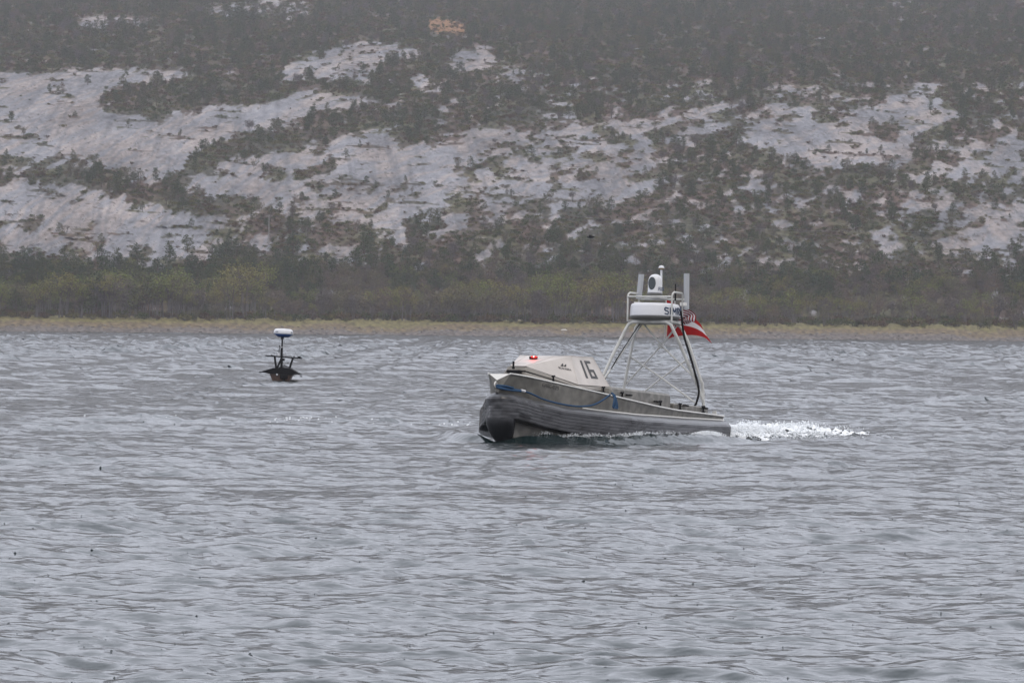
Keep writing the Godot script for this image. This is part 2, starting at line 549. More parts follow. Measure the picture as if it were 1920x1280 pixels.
func hill_colour(x: float, h: float) -> Color:
	var tone: float = n_tone.get_noise_2d(x, h * 1.5)
	var fine: float = n_relief2.get_noise_2d(x * 3.0, h * 5.0)
	if h < 2.2:
		# wet gravel, then shingle with weed lines, then dry grass
		var wav: float = h + 0.5 * n_relief2.get_noise_2d(x * 0.22, h * 1.2) + 0.25 * fine
		var gravel := Color(0.125, 0.108, 0.098)
		var weed := Color(0.138, 0.106, 0.066)
		var grass := Color(0.140, 0.122, 0.054)
		var c: Color = gravel.lerp(weed, smoothstep(0.55, 0.85, wav + 0.25 * tone))
		c = c.lerp(grass, smoothstep(1.25, 1.5, wav + 0.3 * tone))
		var peb: float = n_edge.get_noise_2d(x * 3.0, h * 14.0)
		return c * (1.0 + 0.5 * fine + 0.7 * peb)
	var rock: float = rock_at(x, h)
	var veg := Color(0.048, 0.046, 0.030).lerp(Color(0.080, 0.054, 0.040), clampf(0.5 + 1.6 * tone, 0.0, 1.0))
	veg = veg.lerp(Color(0.075, 0.073, 0.036), clampf(2.0 * n_warp.get_noise_2d(x * 0.7 + 50.0, h), 0.0, 0.8))
	if Geometry2D.is_point_in_polygon(Vector2(x + fine, h + fine), ORANGE):
		veg = Color(0.21, 0.115, 0.055)
	veg = veg * (1.0 + 0.9 * fine + 0.6 * n_edge.get_noise_2d(x * 2.0 + 11.0, h * 2.6))
	# bands and streaks follow the strata; lichen blotches; hairline cracks in heath colour, which paints in their shadow lines
	var q := strata(x + 1.2 * n_warp.get_noise_2d(x * 1.6, h * 1.6 + 40.0), h + 1.0 * n_warp.get_noise_2d(x * 1.6 + 90.0, h * 1.6))
	var st: float = n_streak.get_noise_2d(q.x * 0.13 + 1.2 * tone, q.y * 1.1)
	var st2: float = n_streak.get_noise_2d(q.x * 0.5 + 40.0, q.y * 3.0 + 20.0)
	var blot: float = n_edge.get_noise_2d(x * 1.7 + 70.0, h * 2.3)
	var stone := Color(0.190, 0.189, 0.203).lerp(Color(0.252, 0.219, 0.206), clampf(0.4 + 1.6 * st + 1.3 * tone, 0.0, 1.0))
	stone = stone.lerp(Color(0.125, 0.130, 0.145), clampf(-0.12 - 0.75 * st2 - 0.6 * st + 0.6 * fine, 0.0, 0.8))
	# dark water stains straight down the fall line, and broad paler and greyer zones
	var stain: float = n_streak.get_noise_2d(x * 0.75 + 0.25 * h + 140.0, h * 0.07)
	stone = stone.lerp(Color(0.115, 0.118, 0.128), clampf(1.9 * stain - 0.25, 0.0, 0.6))
	stone = stone * (1.0 + 0.3 * fine + 0.45 * blot + 0.5 * n_warp.get_noise_2d(x * 0.5 + 210.0, h * 0.8))
	var crack: float = absf(n_streak.get_noise_2d(q.x * 0.22 + 90.0, q.y * 0.9 - 30.0))
	stone = stone.lerp(Color(0.045, 0.042, 0.036), 0.9 * (1.0 - smoothstep(0.008, 0.03, crack)) * smoothstep(-0.15, 0.1, blot))
	return veg.lerp(stone, rock)

func hill_mesh(h0: float, h1: float, far: bool) -> ArrayMesh:
	var hs := PackedFloat32Array()
	var h := h0
	while h < h1:
		hs.append(h)
		var d := depth_of(h)
		h += 0.000118 * d if h < 98.0 else 0.004 * d
	hs.append(h1)
	var us := PackedFloat32Array()
	for v in [0.62, 0.42, 0.28, 0.19, 0.15, 0.125]: us.append(-v)
	var u := -0.112
	while u < 0.1121:
		us.append(u)
		u += 0.000135 if absf(u) < 0.067 else 0.0004
	for v in [0.125, 0.15, 0.19, 0.28, 0.42, 0.62]: us.append(v)
	var nr: int = hs.size()
	var nc: int = us.size()
	var pos := PackedVector3Array()
	var col := PackedColorArray()
	var nor := PackedVector3Array()
	pos.resize(nr * nc)
	col.resize(nr * nc)
	nor.resize(nr * nc)
	var i := 0
	for r in nr:
		var hh: float = hs[r]
		var d: float = depth_of(hh)
		for c in nc:
			var x: float = us[c] * d
			pos[i] = Vector3(x, hh, -(d + relief(x, hh)))
			col[i] = hill_colour(x, hh)
			i += 1
	i = 0
	for r in nr:
		var r0: int = maxi(r - 1, 0) - r
		var r1: int = mini(r + 1, nr - 1) - r
		for c in nc:
			var c0: int = -1 if c > 0 else 0
			var c1: int = 1 if c < nc - 1 else 0
			nor[i] = (pos[i + c1] - pos[i + c0]).cross(pos[i + r1 * nc] - pos[i + r0 * nc]).normalized()
			i += 1
	var idx := PackedInt32Array()
	idx.resize((nr - 1) * (nc - 1) * 6)
	i = 0
	for r in nr - 1:
		for c in nc - 1:
			var a: int = r * nc + c
			idx[i] = a
			idx[i + 1] = a + nc
			idx[i + 2] = a + 1
			idx[i + 3] = a + 1
			idx[i + 4] = a + nc
			idx[i + 5] = a + nc + 1
			i += 6
	var arr := []
	arr.resize(Mesh.ARRAY_MAX)
	arr[Mesh.ARRAY_VERTEX] = pos
	arr[Mesh.ARRAY_NORMAL] = nor
	arr[Mesh.ARRAY_COLOR] = col
	arr[Mesh.ARRAY_INDEX] = idx
	var mesh := ArrayMesh.new()
	mesh.add_surface_from_arrays(Mesh.PRIMITIVE_TRIANGLES, arr)
	return mesh

func build_hill() -> void:
	n_edge = noise(21, 0.34, 6)
	n_edge.fractal_gain = 0.57
	n_warp = noise(22, 0.12, 4)
	n_streak = noise(23, 0.55, 4)
	n_tone = noise(24, 0.06, 3)
	n_relief = noise(25, 0.045, 3)
	n_relief2 = noise(26, 0.32, 4)
	build_density()
	var m := mat("ground", Vector3.ONE, 0.9)
	m.vertex_color_use_as_albedo = true
	m.metallic_specular = 0.2
	var o := put("hillside", hill_mesh(2.05, 800.0, true), m, self)
	tag(o, "pale bare rock hillside with dark heath and ledges", "hillside", "", "structure")
	o = put("beach", hill_mesh(-0.6, 2.05, false), m, self)
	tag(o, "brown shingle beach with a strip of dry grass", "beach", "", "structure")

# ------------------------------------------------------------------ trees
func leaf_arrays() -> Dictionary:
	return {"v": PackedVector3Array(), "n": PackedVector3Array(), "c": PackedColorArray()}

func add_leaf(a: Dictionary, at: Vector3, dir: Vector3, side: Vector3, length: float, width: float, c: Color) -> void:
	var p0: Vector3 = at - side * width * 0.5
	var p1: Vector3 = at + side * width * 0.5
	var p2: Vector3 = at + dir * length + side * width * 0.3
	var p3: Vector3 = at + dir * length - side * width * 0.3
	var n: Vector3 = (p3 - p0).cross(p1 - p0).normalized()
	for p in [p0, p1, p2, p0, p2, p3]:
		a.v.append(p)
		a.n.append(n)
		a.c.append(c)

func add_limb(a: Dictionary, p: Vector3, q: Vector3, r0: float, r1: float, c: Color, sides := 5) -> void:
	var d: Vector3 = (q - p).normalized()
	var s: Vector3 = d.cross(Vector3.UP if absf(d.y) < 0.9 else Vector3.RIGHT).normalized()
	var t: Vector3 = d.cross(s)
	for k in sides:
		var a0 := TAU * k / sides
		var a1 := TAU * (k + 1) / sides
		var e0: Vector3 = s * cos(a0) + t * sin(a0)
		var e1: Vector3 = s * cos(a1) + t * sin(a1)
		for w in [[p + e0 * r0, e0], [q + e0 * r1, e0], [q + e1 * r1, e1], [p + e0 * r0, e0], [q + e1 * r1, e1], [p + e1 * r0, e1]]:
			a.v.append(w[0])
			a.n.append(w[1])
			a.c.append(c)

func leaf_mesh(parts: Array) -> ArrayMesh:
	var mesh := ArrayMesh.new()
	var v := PackedVector3Array()
	var n := PackedVector3Array()
	var c := PackedColorArray()
	for a in parts:
		v.append_array(a.v)
		n.append_array(a.n)
		c.append_array(a.c)
	var arr := []
	arr.resize(Mesh.ARRAY_MAX)
	arr[Mesh.ARRAY_VERTEX] = v
	arr[Mesh.ARRAY_NORMAL] = n
	arr[Mesh.ARRAY_COLOR] = c
	mesh.add_surface_from_arrays(Mesh.PRIMITIVE_TRIANGLES, arr)
	return mesh

func rand_dir() -> Vector3:
	return Vector3(rng.randfn(), rng.randfn(), rng.randfn()).normalized()

func make_tree(kind: String, seed_: int) -> Dictionary:
	# a tree of height 1: tapered trunk with limbs, crown of many small sprays
	rng.seed = seed_
	var wood := leaf_arrays()
	var crown := leaf_arrays()
	var lobes := []
	var palette := {"pine": [Color(0.052, 0.074, 0.034), Color(0.066, 0.082, 0.036), Color(0.048, 0.070, 0.040), Color(0.082, 0.088, 0.038), Color(0.062, 0.070, 0.036)],
		"birch": [Color(0.150, 0.168, 0.040), Color(0.165, 0.150, 0.048), Color(0.120, 0.150, 0.042), Color(0.160, 0.120, 0.058)],
		"scrub": [Color(0.072, 0.084, 0.032), Color(0.108, 0.076, 0.042), Color(0.064, 0.078, 0.032), Color(0.108, 0.098, 0.038), Color(0.098, 0.066, 0.042)],
		"bare": [Color(0.130, 0.098, 0.082), Color(0.120, 0.112, 0.058), Color(0.145, 0.102, 0.070), Color(0.105, 0.092, 0.090)]}
	var hue: Color = palette[kind][seed_ % 100 % palette[kind].size()]
	if kind == "pine":
		var bark := Color(0.075, 0.055, 0.045)
		var lean := Vector3(rng.randf_range(-0.05, 0.05), 0, rng.randf_range(-0.05, 0.05))
		add_limb(wood, Vector3(0, -0.05, 0), Vector3(0, 0.45, 0) + lean, 0.024, 0.016, bark)
		add_limb(wood, Vector3(0, 0.45, 0) + lean, Vector3(0, 0.93, 0) + lean * 1.6, 0.016, 0.005, bark)
		var tiers: int = rng.randi_range(7, 10)
		for k in tiers:
			var y: float = lerpf(0.24, 0.92, float(k) / (tiers - 1)) + rng.randf_range(-0.03, 0.03)
			var reach: float = (0.27 * pow(1.0 - y, 0.55) + 0.05) * rng.randf_range(0.6, 1.2)
			for j in (3 if y < 0.8 else 2):
				var a := rng.randf() * TAU
				var e := Vector3(cos(a) * reach, y + rng.randf_range(-0.02, 0.05), sin(a) * reach) + lean * y
				add_limb(wood, Vector3(0, y - 0.06, 0) + lean * y, e, 0.008, 0.003, bark, 4)
				lobes.append([e * Vector3(0.85, 1, 0.85), Vector3(0.11, 0.055, 0.11) * rng.randf_range(0.8, 1.25), 21])
		lobes.append([Vector3(0, 0.96, 0) + lean * 1.6, Vector3(0.05, 0.06, 0.05), 18])
		for l in lobes:
			var base := hue.lerp(Color(0.075, 0.080, 0.042), rng.randf() * 0.6)
			for k in l[2]:
				var d := rand_dir()
				var p: Vector3 = l[0] + d * l[1] * pow(rng.randf(), 0.4)
				var o := (d + Vector3.UP * 0.5 + rand_dir() * 0.7).normalized()
				add_leaf(crown, p, o, o.cross(rand_dir()).normalized(), rng.randf_range(0.035, 0.06), rng.randf_range(0.025, 0.042), base * rng.randf_range(0.7, 1.35))
	elif kind == "birch":
		var bark := Color(0.13, 0.12, 0.115)
		var twig := Color(0.085, 0.070, 0.062)
		for k in rng.randi_range(1, 3):
			var a := rng.randf() * TAU
			var foot := Vector3(cos(a), 0, sin(a)) * 0.05
			var mid: Vector3 = foot * 1.6 + Vector3(0, 0.42, 0)
			var top: Vector3 = foot * 3.4 + Vector3(0, rng.randf_range(0.8, 0.94), 0)
			add_limb(wood, foot - Vector3(0, 0.05, 0), mid, 0.014, 0.010, bark)
			add_limb(wood, mid, top, 0.010, 0.003, twig)
			for j in 9:
				var t := rng.randf_range(0.05, 1.0)
				var p: Vector3 = mid.lerp(top, t)
				var b := rng.randf() * TAU
				var reach: float = 0.27 * (1.0 - 0.65 * t) * rng.randf_range(0.6, 1.2)
				var e: Vector3 = p + Vector3(cos(b) * reach, reach * rng.randf_range(0.5, 1.2), sin(b) * reach)
				add_limb(wood, p, e, 0.0055, 0.002, twig, 4)
				lobes.append([e, Vector3(0.10, 0.085, 0.10) * rng.randf_range(0.7, 1.3), 17])
		for l in lobes:
			var base := hue.lerp(Color(0.16, 0.14, 0.055), rng.randf() * 0.5)
			for k in l[2]:
				var d := rand_dir()
				var p: Vector3 = l[0] + d * l[1] * pow(rng.randf(), 0.5)
				var o := rand_dir()
				add_leaf(crown, p, o, o.cross(rand_dir()).normalized(), rng.randf_range(0.018, 0.034), rng.randf_range(0.014, 0.026), base * rng.randf_range(0.65, 1.4))
	elif kind == "scrub":
		# a low wide cushion of heather, juniper and dwarf birch
		var bark := Color(0.09, 0.08, 0.07)
		for k in 7:
			var a := rng.randf() * TAU
			var e := Vector3(cos(a) * rng.randf_range(0.2, 0.9), rng.randf_range(0.3, 0.75), sin(a) * rng.randf_range(0.2, 0.9))
			add_limb(wood, Vector3(0, -0.1, 0), e, 0.03, 0.01, bark, 4)
			lobes.append([e, Vector3(0.42, 0.30, 0.42) * rng.randf_range(0.7, 1.2), 20])
		for l in lobes:
			var base: Color = hue * rng.randf_range(0.75, 1.3)
			for k in l[2]:
				var d := rand_dir()
				var p: Vector3 = l[0] + d * l[1] * pow(rng.randf(), 0.4)
				var o := (d + Vector3.UP * 0.6 + rand_dir() * 0.8).normalized()
				add_leaf(crown, p, o, o.cross(rand_dir()).normalized(), rng.randf_range(0.14, 0.26), rng.randf_range(0.08, 0.16), base * rng.randf_range(0.7, 1.35))
	else:
		# leafless, many-stemmed, a haze of fine twigs
		var bark := Color(0.105, 0.092, 0.086)
		for k in rng.randi_range(4, 6):
			var a := rng.randf() * TAU
			var foot := Vector3(cos(a), 0, sin(a)) * 0.04
			var mid: Vector3 = foot * 2.6 + Vector3(0, rng.randf_range(0.25, 0.4), 0)
			var top: Vector3 = foot * rng.randf_range(4.0, 7.5) + Vector3(0, rng.randf_range(0.6, 0.9), 0)
			add_limb(wood, foot - Vector3(0, 0.05, 0), mid, 0.011, 0.008, bark)
			add_limb(wood, mid, top, 0.008, 0.003, bark)
			for j in 8:
				var p: Vector3 = mid.lerp(top, rng.randf())
				var b := rng.randf() * TAU
				var reach := rng.randf_range(0.06, 0.2)
				var e: Vector3 = p + Vector3(cos(b) * reach, rng.randf_range(0.04, 0.16), sin(b) * reach)
				add_limb(wood, p, e, 0.005, 0.002, bark, 4)
				lobes.append([e, Vector3(0.10, 0.085, 0.10), 12])
		for l in lobes:
			var base := hue.lerp(Color(0.125, 0.105, 0.082), rng.randf() * 0.6)
			for k in l[2]:
				var d := rand_dir()
				var p: Vector3 = l[0] + d * l[1] * pow(rng.randf(), 0.5)
				var o := (rand_dir() + Vector3.UP * 0.7).normalized()
				add_leaf(crown, p, o, o.cross(rand_dir()).normalized(), rng.randf_range(0.04, 0.085), rng.randf_range(0.010, 0.020), base * rng.randf_range(0.7, 1.35))
	return {"trunk": leaf_mesh([wood]), "crown": leaf_mesh([crown]), "whole": leaf_mesh([wood, crown])}

func where_words(x: float, h: float) -> String:
	var px: float = 960.0 + x / depth_of(h) * 16000.0
	for w in [[230, "near left edge"], [480, "left of black boat"], [580, "behind black boat"], [740, "right of black boat"], [900, "between the boats"], [1010, "behind grey bow"], [1150, "behind grey cabin"], [1330, "behind the mast"], [1480, "right of flags"], [1700, "right of grey boat"]]:
		if px < w[0]: return w[1]
	return "near right edge"

func nth(k: int) -> String:
	var ones := ["", "first", "second", "third", "fourth", "fifth", "sixth", "seventh", "eighth", "ninth", "tenth", "eleventh", "twelfth", "thirteenth", "fourteenth", "fifteenth", "sixteenth", "seventeenth", "eighteenth", "nineteenth"]
	if k < 20: return ones[k]
	var tens: String = ["twent", "thirt", "fort", "fift"][mini(k / 10 - 2, 3)]
	return tens + "ieth" if k % 10 == 0 else tens + "y-" + ones[k % 10]

func order_labels() -> void:
	# trees that would share a label are told apart by their order from the left
	var same := {}
	for o in get_children():
		if o.has_meta("group") and o.has_meta("label") and not o.has_meta("kind"):
			var l: String = o.get_meta("label")
			if not same.has(l): same[l] = []
			same[l].append(o)
	for l in same:
		var list: Array = same[l]
		if list.size() < 2: continue
		list.sort_custom(func(p, q): return p.position.x / -p.position.z < q.position.x / -q.position.z)
		for k in list.size():
			list[k].set_meta("label", "%s, %s from left" % [l, nth(k + 1)])

func plant_trees() -> void:
	var kinds := {"pine": [], "birch": [], "bare": [], "scrub": []}
	for k in 5: kinds.pine.append(make_tree("pine", 100 + k))
	for k in 4: kinds.birch.append(make_tree("birch", 200 + k))
	for k in 4: kinds.bare.append(make_tree("bare", 300 + k))
	for k in 5: kinds.scrub.append(make_tree("scrub", 400 + k))
	rng.seed = 909
	var spots := {"pine": [], "birch": [], "bare": [], "scrub": []}
	# front wood on the flat behind the beach
	for k in 900:
		var h := rng.randf_range(1.95, 2.42)
		var x := rng.randf_range(-134.0, 134.0)
		var n: float = n_warp.get_noise_2d(x * 0.8, 7.0)
		var kind := "bare"
		if x < -36.0: kind = "birch" if rng.randf() < 0.85 else ("bare" if rng.randf() < 0.8 else "pine")
		elif x < -20.0: kind = "bare" if rng.randf() < 0.9 else "birch"
		elif x < 2.0: kind = "birch" if rng.randf() < 0.65 + n else "bare"
		else: kind = "bare" if rng.randf() < 0.5 - n else "birch"
		var tall: float = (2.4 + 3.8 * pow(rng.randf(), 1.4)) * (1.0 + 0.6 * n)
		if x > 25.0: tall *= 0.72
		if x > 38.0 and h < 2.2: continue
		spots[kind].append([x, h, tall])
	# wood climbing from the flat to the rock
	for k in 2200:
		var h := rng.randf_range(2.4, 8.5 if rng.randf() < 0.7 else 12.0)
		var x := rng.randf_range(-134.0, 134.0)
		if rock_at(x, h) > 0.5 and rng.randf() > 0.05: continue
		var n: float = n_warp.get_noise_2d(x * 0.6, h + 40.0)
		var kind := "pine"
		if x < -28.0: kind = "pine" if rng.randf() < 0.9 else "birch"
		elif x < -18.0: kind = "bare" if h < 8.0 else "pine"
		elif h < 7.5: kind = ["bare", "birch", "pine"][clampi(int(1.2 + 3.0 * n + rng.randfn(0.0, 0.7)), 0, 2)]
		else: kind = "pine" if rng.randf() < 0.6 else "bare"
		spots[kind].append([x, h, rng.randf_range(1.8, 3.4)])
	# heath, scrub and small pines up the hill
	for k in 84000:
		var h := 6.0 + 100.0 * pow(rng.randf(), 1.1)
		var x := rng.randf_range(-0.11, 0.11) * depth_of(h)
		var rk: float = rock_at(x, h)
		if rk > 0.4 and rng.randf() > 0.009: continue
		if Geometry2D.is_point_in_polygon(Vector2(x, h), ORANGE) and rng.randf() < 0.7: continue
		var grove: float = n_tone.get_noise_2d(x * 2.4, h * 3.0) + n_warp.get_noise_2d(x + 77.0, h * 1.4)
		var d: float = dens_at(x, h)
		var px: float = depth_of(h) / 1400.0
		if rng.randf() < clampf(0.10 + 0.5 * grove, 0.015, 0.32) * (0.6 if d > 0.3 else 1.0):
			spots["pine" if rng.randf() < 0.7 else "bare"].append([x, h, rng.randf_range(1.2, 2.7) * px * (0.75 if d > 0.3 else 1.0)])
		else:
			spots.scrub.append([x, h, rng.randf_range(0.25, 0.75) * px * (0.7 if d > 0.3 else 1.0)])
	# undergrowth along the foot of the wood
	for k in 2200:
		var x := rng.randf_range(-134.0, 134.0)
		var h := rng.randf_range(1.75, 2.5) + 0.25 * n_warp.get_noise_2d(x * 1.5, 3.0)
		if h < 2.0 and rng.randf() < 0.7: continue
		spots.scrub.append([x, h, rng.randf_range(0.35, 1.1)])
	# bushes on the beach grass
	for b in [[-40.4, 1.75, 2.2], [-38.9, 1.8, 1.7], [-43.0, 1.7, 1.5], [3.2, 1.9, 2.2], [4.4, 1.85, 1.8], [31.0, 1.8, 2.6], [36.0, 1.75, 2.9], [42.5, 1.75, 2.9], [47.0, 1.8, 2.7], [25.0, 1.8, 2.3], [63.5, 1.6, 1.9], [65.0, 1.65, 1.4], [68.5, 1.65, 2.6]]:
		spots.bare.append(b)
	var words := {
		"pine": ["pine_tree", "dark green pine", "pine", "pines on the hillside"],
		"birch": ["birch_tree", "yellow-green budding birch", "birch", "budding birches behind the beach"],
		"bare": ["bare_tree", "brown leafless tree", "tree", "leafless trees behind the beach"],
		"scrub": ["scrub_bush", "low olive brown bush", "bush", "low bushes of the shore and hillside"]}
	var m: StandardMaterial3D = mats["foliage"]
	for kind in spots:
		var list: Array = spots[kind]
		list.sort_custom(func(p, q): return p[2] / depth_of(p[1]) > q[2] / depth_of(q[1]))
		var variants: Array = kinds[kind]
		var rest := []
		var single := 0
		for v in variants: rest.append([])
		for k in list.size():
			var x: float = list[k][0]
			var h: float = list[k][1]
			var tall: float = list[k][2]
			var at := hill_point(x, h)
			var wide: float = tall * rng.randf_range(0.9, 1.35)
			var tr := Transform3D(Basis(Vector3.UP, rng.randf() * TAU).scaled(Vector3(wide, tall, wide)), at)
			var v: int = rng.randi() % variants.size()
			if single < 300 and absf(x) < 0.0605 * depth_of(h) and h < 92.0:
				single += 1
				var size_word := "tall " if tall > 4.2 else ("" if tall > 2.6 else "small ")
				var place := "on beach grass"
				if h > 2.0: place = "in front row"
				if h > 2.22: place = "in second row"
				if h > 2.5: place = "at slope foot"
				if h > 7.0: place = "on lower slope"
				if h > 16.0: place = "on rocky slope"
				var o := thing(words[kind][0], "%s%s %s, %s" % [size_word, words[kind][1], place, where_words(x, h)], words[kind][2], Vector3.ZERO, words[kind][3])
				o.transform = tr
				put("trunk", variants[v].trunk, m, o)
				put("crown", variants[v].crown, m, o)
			else:
				rest[v].append(tr)
		for v in variants.size():
			var mm := MultiMesh.new()
			mm.transform_format = MultiMesh.TRANSFORM_3D
			mm.mesh = variants[v].whole
			mm.instance_count = rest[v].size()
			for k in rest[v].size(): mm.set_instance_transform(k, rest[v][k])
			var o := MultiMeshInstance3D.new()
			o.multimesh = mm
			o.material_override = m
			o.name = numbered({"pine": "pine_woodland", "birch": "birch_woodland", "bare": "bare_woodland", "scrub": "heath_scrub"}[kind])
			add_child(o)
			tag(o, {"pine": "dark pine wood spread over the whole hillside", "birch": "budding birch wood behind the beach", "bare": "brown leafless trees spread over the hillside", "scrub": "low olive brown heath scrub covering the hillside"}[kind], "woodland", "far woodland of the hillside", "stuff")

# ------------------------------------------------------------------ the grey boat
const FENDER_PLAN := [Vector2(-0.215, 0.0), Vector2(-0.195, 0.09), Vector2(-0.10, 0.175), Vector2(0.06, 0.265), Vector2(0.25, 0.36), Vector2(0.6, 0.55), Vector2(1.2, 0.79), Vector2(1.8, 0.92), Vector2(2.6, 0.97), Vector2(4.72, 0.975)]
const FENDER_TOP := [Vector2(-0.3, 0.58), Vector2(-0.05, 0.57), Vector2(0.25, 0.515), Vector2(0.55, 0.465), Vector2(0.9, 0.447), Vector2(1.25, 0.432), Vector2(1.76, 0.425), Vector2(2.1, 0.424), Vector2(3.57, 0.452), Vector2(4.57, 0.478), Vector2(4.85, 0.485)]
const RAIL_B := [Vector2(-0.13, 0.135), Vector2(0.05, 0.205), Vector2(0.267, 0.29), Vector2(0.68, 0.46), Vector2(1.18, 0.66), Vector2(1.78, 0.80), Vector2(2.54, 0.85), Vector2(4.8, 0.85)]
const RAIL_Y := [Vector2(-0.13, 0.795), Vector2(0.05, 0.785), Vector2(0.267, 0.763), Vector2(0.68, 0.714), Vector2(1.18, 0.658), Vector2(1.78, 0.604), Vector2(2.54, 0.563), Vector2(3.2, 0.545), Vector2(4.8, 0.544)]

func P(s: float, y: float, b: float) -> Vector3:
	return Vector3(-s, y, -b)

func pts(l: Array) -> Array:
	var out := []
	for q in l: out.append(P(q[0], q[1], q[2]))
	return out

func plate(st: SurfaceTool, q: Array, thick: float) -> void:
	# a thin slab whose base is the quad q, proud along its normal
	var n: Vector3 = (q[2] - q[0]).cross(q[1] - q[0]).normalized() * thick
	var t := []
	for p in q: t.append(p + n)
	quad(st, t[0], t[1], t[2], t[3])
	for k in 4:
		var j: int = (k + 1) % 4
		quad(st, q[k], q[j], t[j], t[k])

func build_boat() -> void:
	var al: StandardMaterial3D = mats["aluminium"]
	var boat := thing("workboat", "grey aluminium unmanned boat with black fender and tube mast, number 16 on its cabin", "boat")
	var th := deg_to_rad(BOAT_HEADING)
	var ph := deg_to_rad(BOAT_TRIM)
	var f := Vector3(-cos(th) * cos(ph), sin(ph), sin(th) * cos(ph))
	var star := Vector3(-sin(th), 0, -cos(th))
	boat.transform = Transform3D(Basis(f, star.cross(f), star), BOAT_AT)
	# hull
	var ss := [-0.13, 0.05, 0.267, 0.47, 0.68, 0.93, 1.18, 1.48, 1.78, 2.15, 2.54, 3.2, 4.0, 4.8]
	var st := st_new()
	var prev := []
	for i in ss.size():
		var s: float = ss[i]
		var rb: float = path_at(RAIL_B, s)
		var fb: float = maxf(path_at(FENDER_PLAN, s) - 0.14, 0.015)
		var fy: float = path_at(FENDER_TOP, s)
		var keel: float = path_at([Vector2(-0.13, 0.28), Vector2(0.0, 0.0), Vector2(0.3, -0.2), Vector2(1.0, -0.3), Vector2(4.8, -0.22)], s)
		var chine: float = lerpf(keel, fy - 0.30, 0.45)
		var lower_s: float = s - 0.05 if i == 0 else s
		var ring := [P(s, path_at(RAIL_Y, s), rb), P(lower_s, fy, fb), P(lower_s, fy - 0.29, maxf(fb - 0.02, 0.01)), P(s, chine, maxf(fb * 0.72, 0.012)), P(s, keel, 0.0)]
		if i > 0:
			for j in 4:
				quad(st, prev[j], ring[j], ring[j + 1], prev[j + 1])
				var m4 := []
				for q in [prev[j], prev[j + 1], ring[j + 1], ring[j]]: m4.append(Vector3(q.x, q.y, -q.z))
				quad(st, m4[0], m4[1], m4[2], m4[3])
			# deck
			var dr := Vector3(0, -0.012, 0)
			quad(st, prev[0] + dr, Vector3(prev[0].x, prev[0].y, -prev[0].z) + dr, Vector3(ring[0].x, ring[0].y, -ring[0].z) + dr, ring[0] + dr)
		prev = ring
	# transom
	for j in 4:
		quad(st, prev[j], Vector3(prev[j].x, prev[j].y, -prev[j].z), Vector3(prev[j + 1].x, prev[j + 1].y, -prev[j + 1].z), prev[j + 1])
	# stem plates and the snub nose
	for g in [1.0, -1.0]:
		tri(st, P(-0.13, 0.795, 0.135 * g), P(-0.199, 0.717, 0), P(-0.18, 0.58, 0.015 * g))
		tri(st, P(-0.199, 0.717, 0), P(-0.178, 0.58, 0), P(-0.18, 0.58, 0.015 * g))
	put("hull", done(st), al, boat)
	st = st_new()
	tri(st, P(-0.133, 0.797, 0.13), P(-0.133, 0.797, -0.13), P(-0.203, 0.72, 0))
	tri(st, P(-0.128, 0.795, 0.13), P(-0.198, 0.718, 0), P(-0.128, 0.795, -0.13))
	put("nose_plate", done(st), mats["bare_metal"], boat)
	for g in [1.0, -1.0]:
		var line := []
		for k in 40:
			var s: float = lerpf(-0.14, 4.8, k / 39.0)
			line.append(P(s, path_at(RAIL_Y, s) + 0.004, path_at(RAIL_B, s) * g))
		st = st_new()
		tube(st, line, 0.011, 6)
		put("gunwale", done(st), mats["bare_metal"], boat)
		# spray strip above the fender
		line = []
		for k in 30:
			var s: float = lerpf(1.0, 4.8, k / 29.0)
			line.append(P(s, path_at(FENDER_TOP, s) + 0.016, (maxf(path_at(FENDER_PLAN, s) - 0.13, 0.02)) * g))
		st = st_new()
		tube(st, line, 0.012, 6)
		put("fender_track", done(st), mats["bare_metal"], boat)
	# fender collar, one sweep round the bow, with moulded ribs
	var plan := []
	for k in range(FENDER_PLAN.size() - 1, 0, -1): plan.append(Vector3(FENDER_PLAN[k].x, 0, FENDER_PLAN[k].y))
	plan.append(Vector3(FENDER_PLAN[0].x, 0, 0))
	for k in range(1, FENDER_PLAN.size()): plan.append(Vector3(FENDER_PLAN[k].x, 0, -FENDER_PLAN[k].y))
	plan = smooth_path(plan, 10)
	var prof := [Vector2(-0.17, 0.004), Vector2(-0.12, 0.006), Vector2(-0.085, 0.0), Vector2(-0.055, -0.011), Vector2(-0.031, -0.026), Vector2(-0.014, -0.043), Vector2(-0.004, -0.06)]
	for k in 6:
		var y: float = -0.066 - 0.038 * k
		prof.append_array([Vector2(0.0, y), Vector2(0.0, y - 0.028), Vector2(-0.008, y - 0.030), Vector2(-0.008, y - 0.036)])
	prof.append_array([Vector2(-0.02, -0.296), Vector2(-0.05, -0.306), Vector2(-0.17, -0.306)])
	var rings := []
	var dent := noise(41, 1.3, 3)
	for k in plan.size():
		var p: Vector3 = plan[k]
		var t: Vector3 = (plan[mini(k + 1, plan.size() - 1)] - plan[maxi(k - 1, 0)]).normalized()
		var n := Vector3(-t.z, 0, t.x)          # outward in (s, b)
		if n.dot(Vector3(p.x - 3.0, 0, p.z * 3.0)) < 0: n = -n
		var ring := []
		for q in prof:
			var bulge: float = 0.012 * dent.get_noise_3d(p.x * 1.5, q.y * 2.0, p.z * 1.5)
			if absf(p.z) < 0.4 and p.x < 0.3: bulge *= 2.5
			ring.append(P(p.x + n.x * (q.x + bulge), path_at(FENDER_TOP, p.x) + q.y + bulge * 0.4, p.z + n.z * (q.x + bulge)))
		rings.append(ring)
	st = st_new()
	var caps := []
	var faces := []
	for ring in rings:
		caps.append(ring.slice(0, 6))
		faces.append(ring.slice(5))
	loft(st, faces, false, false, 4294967295)
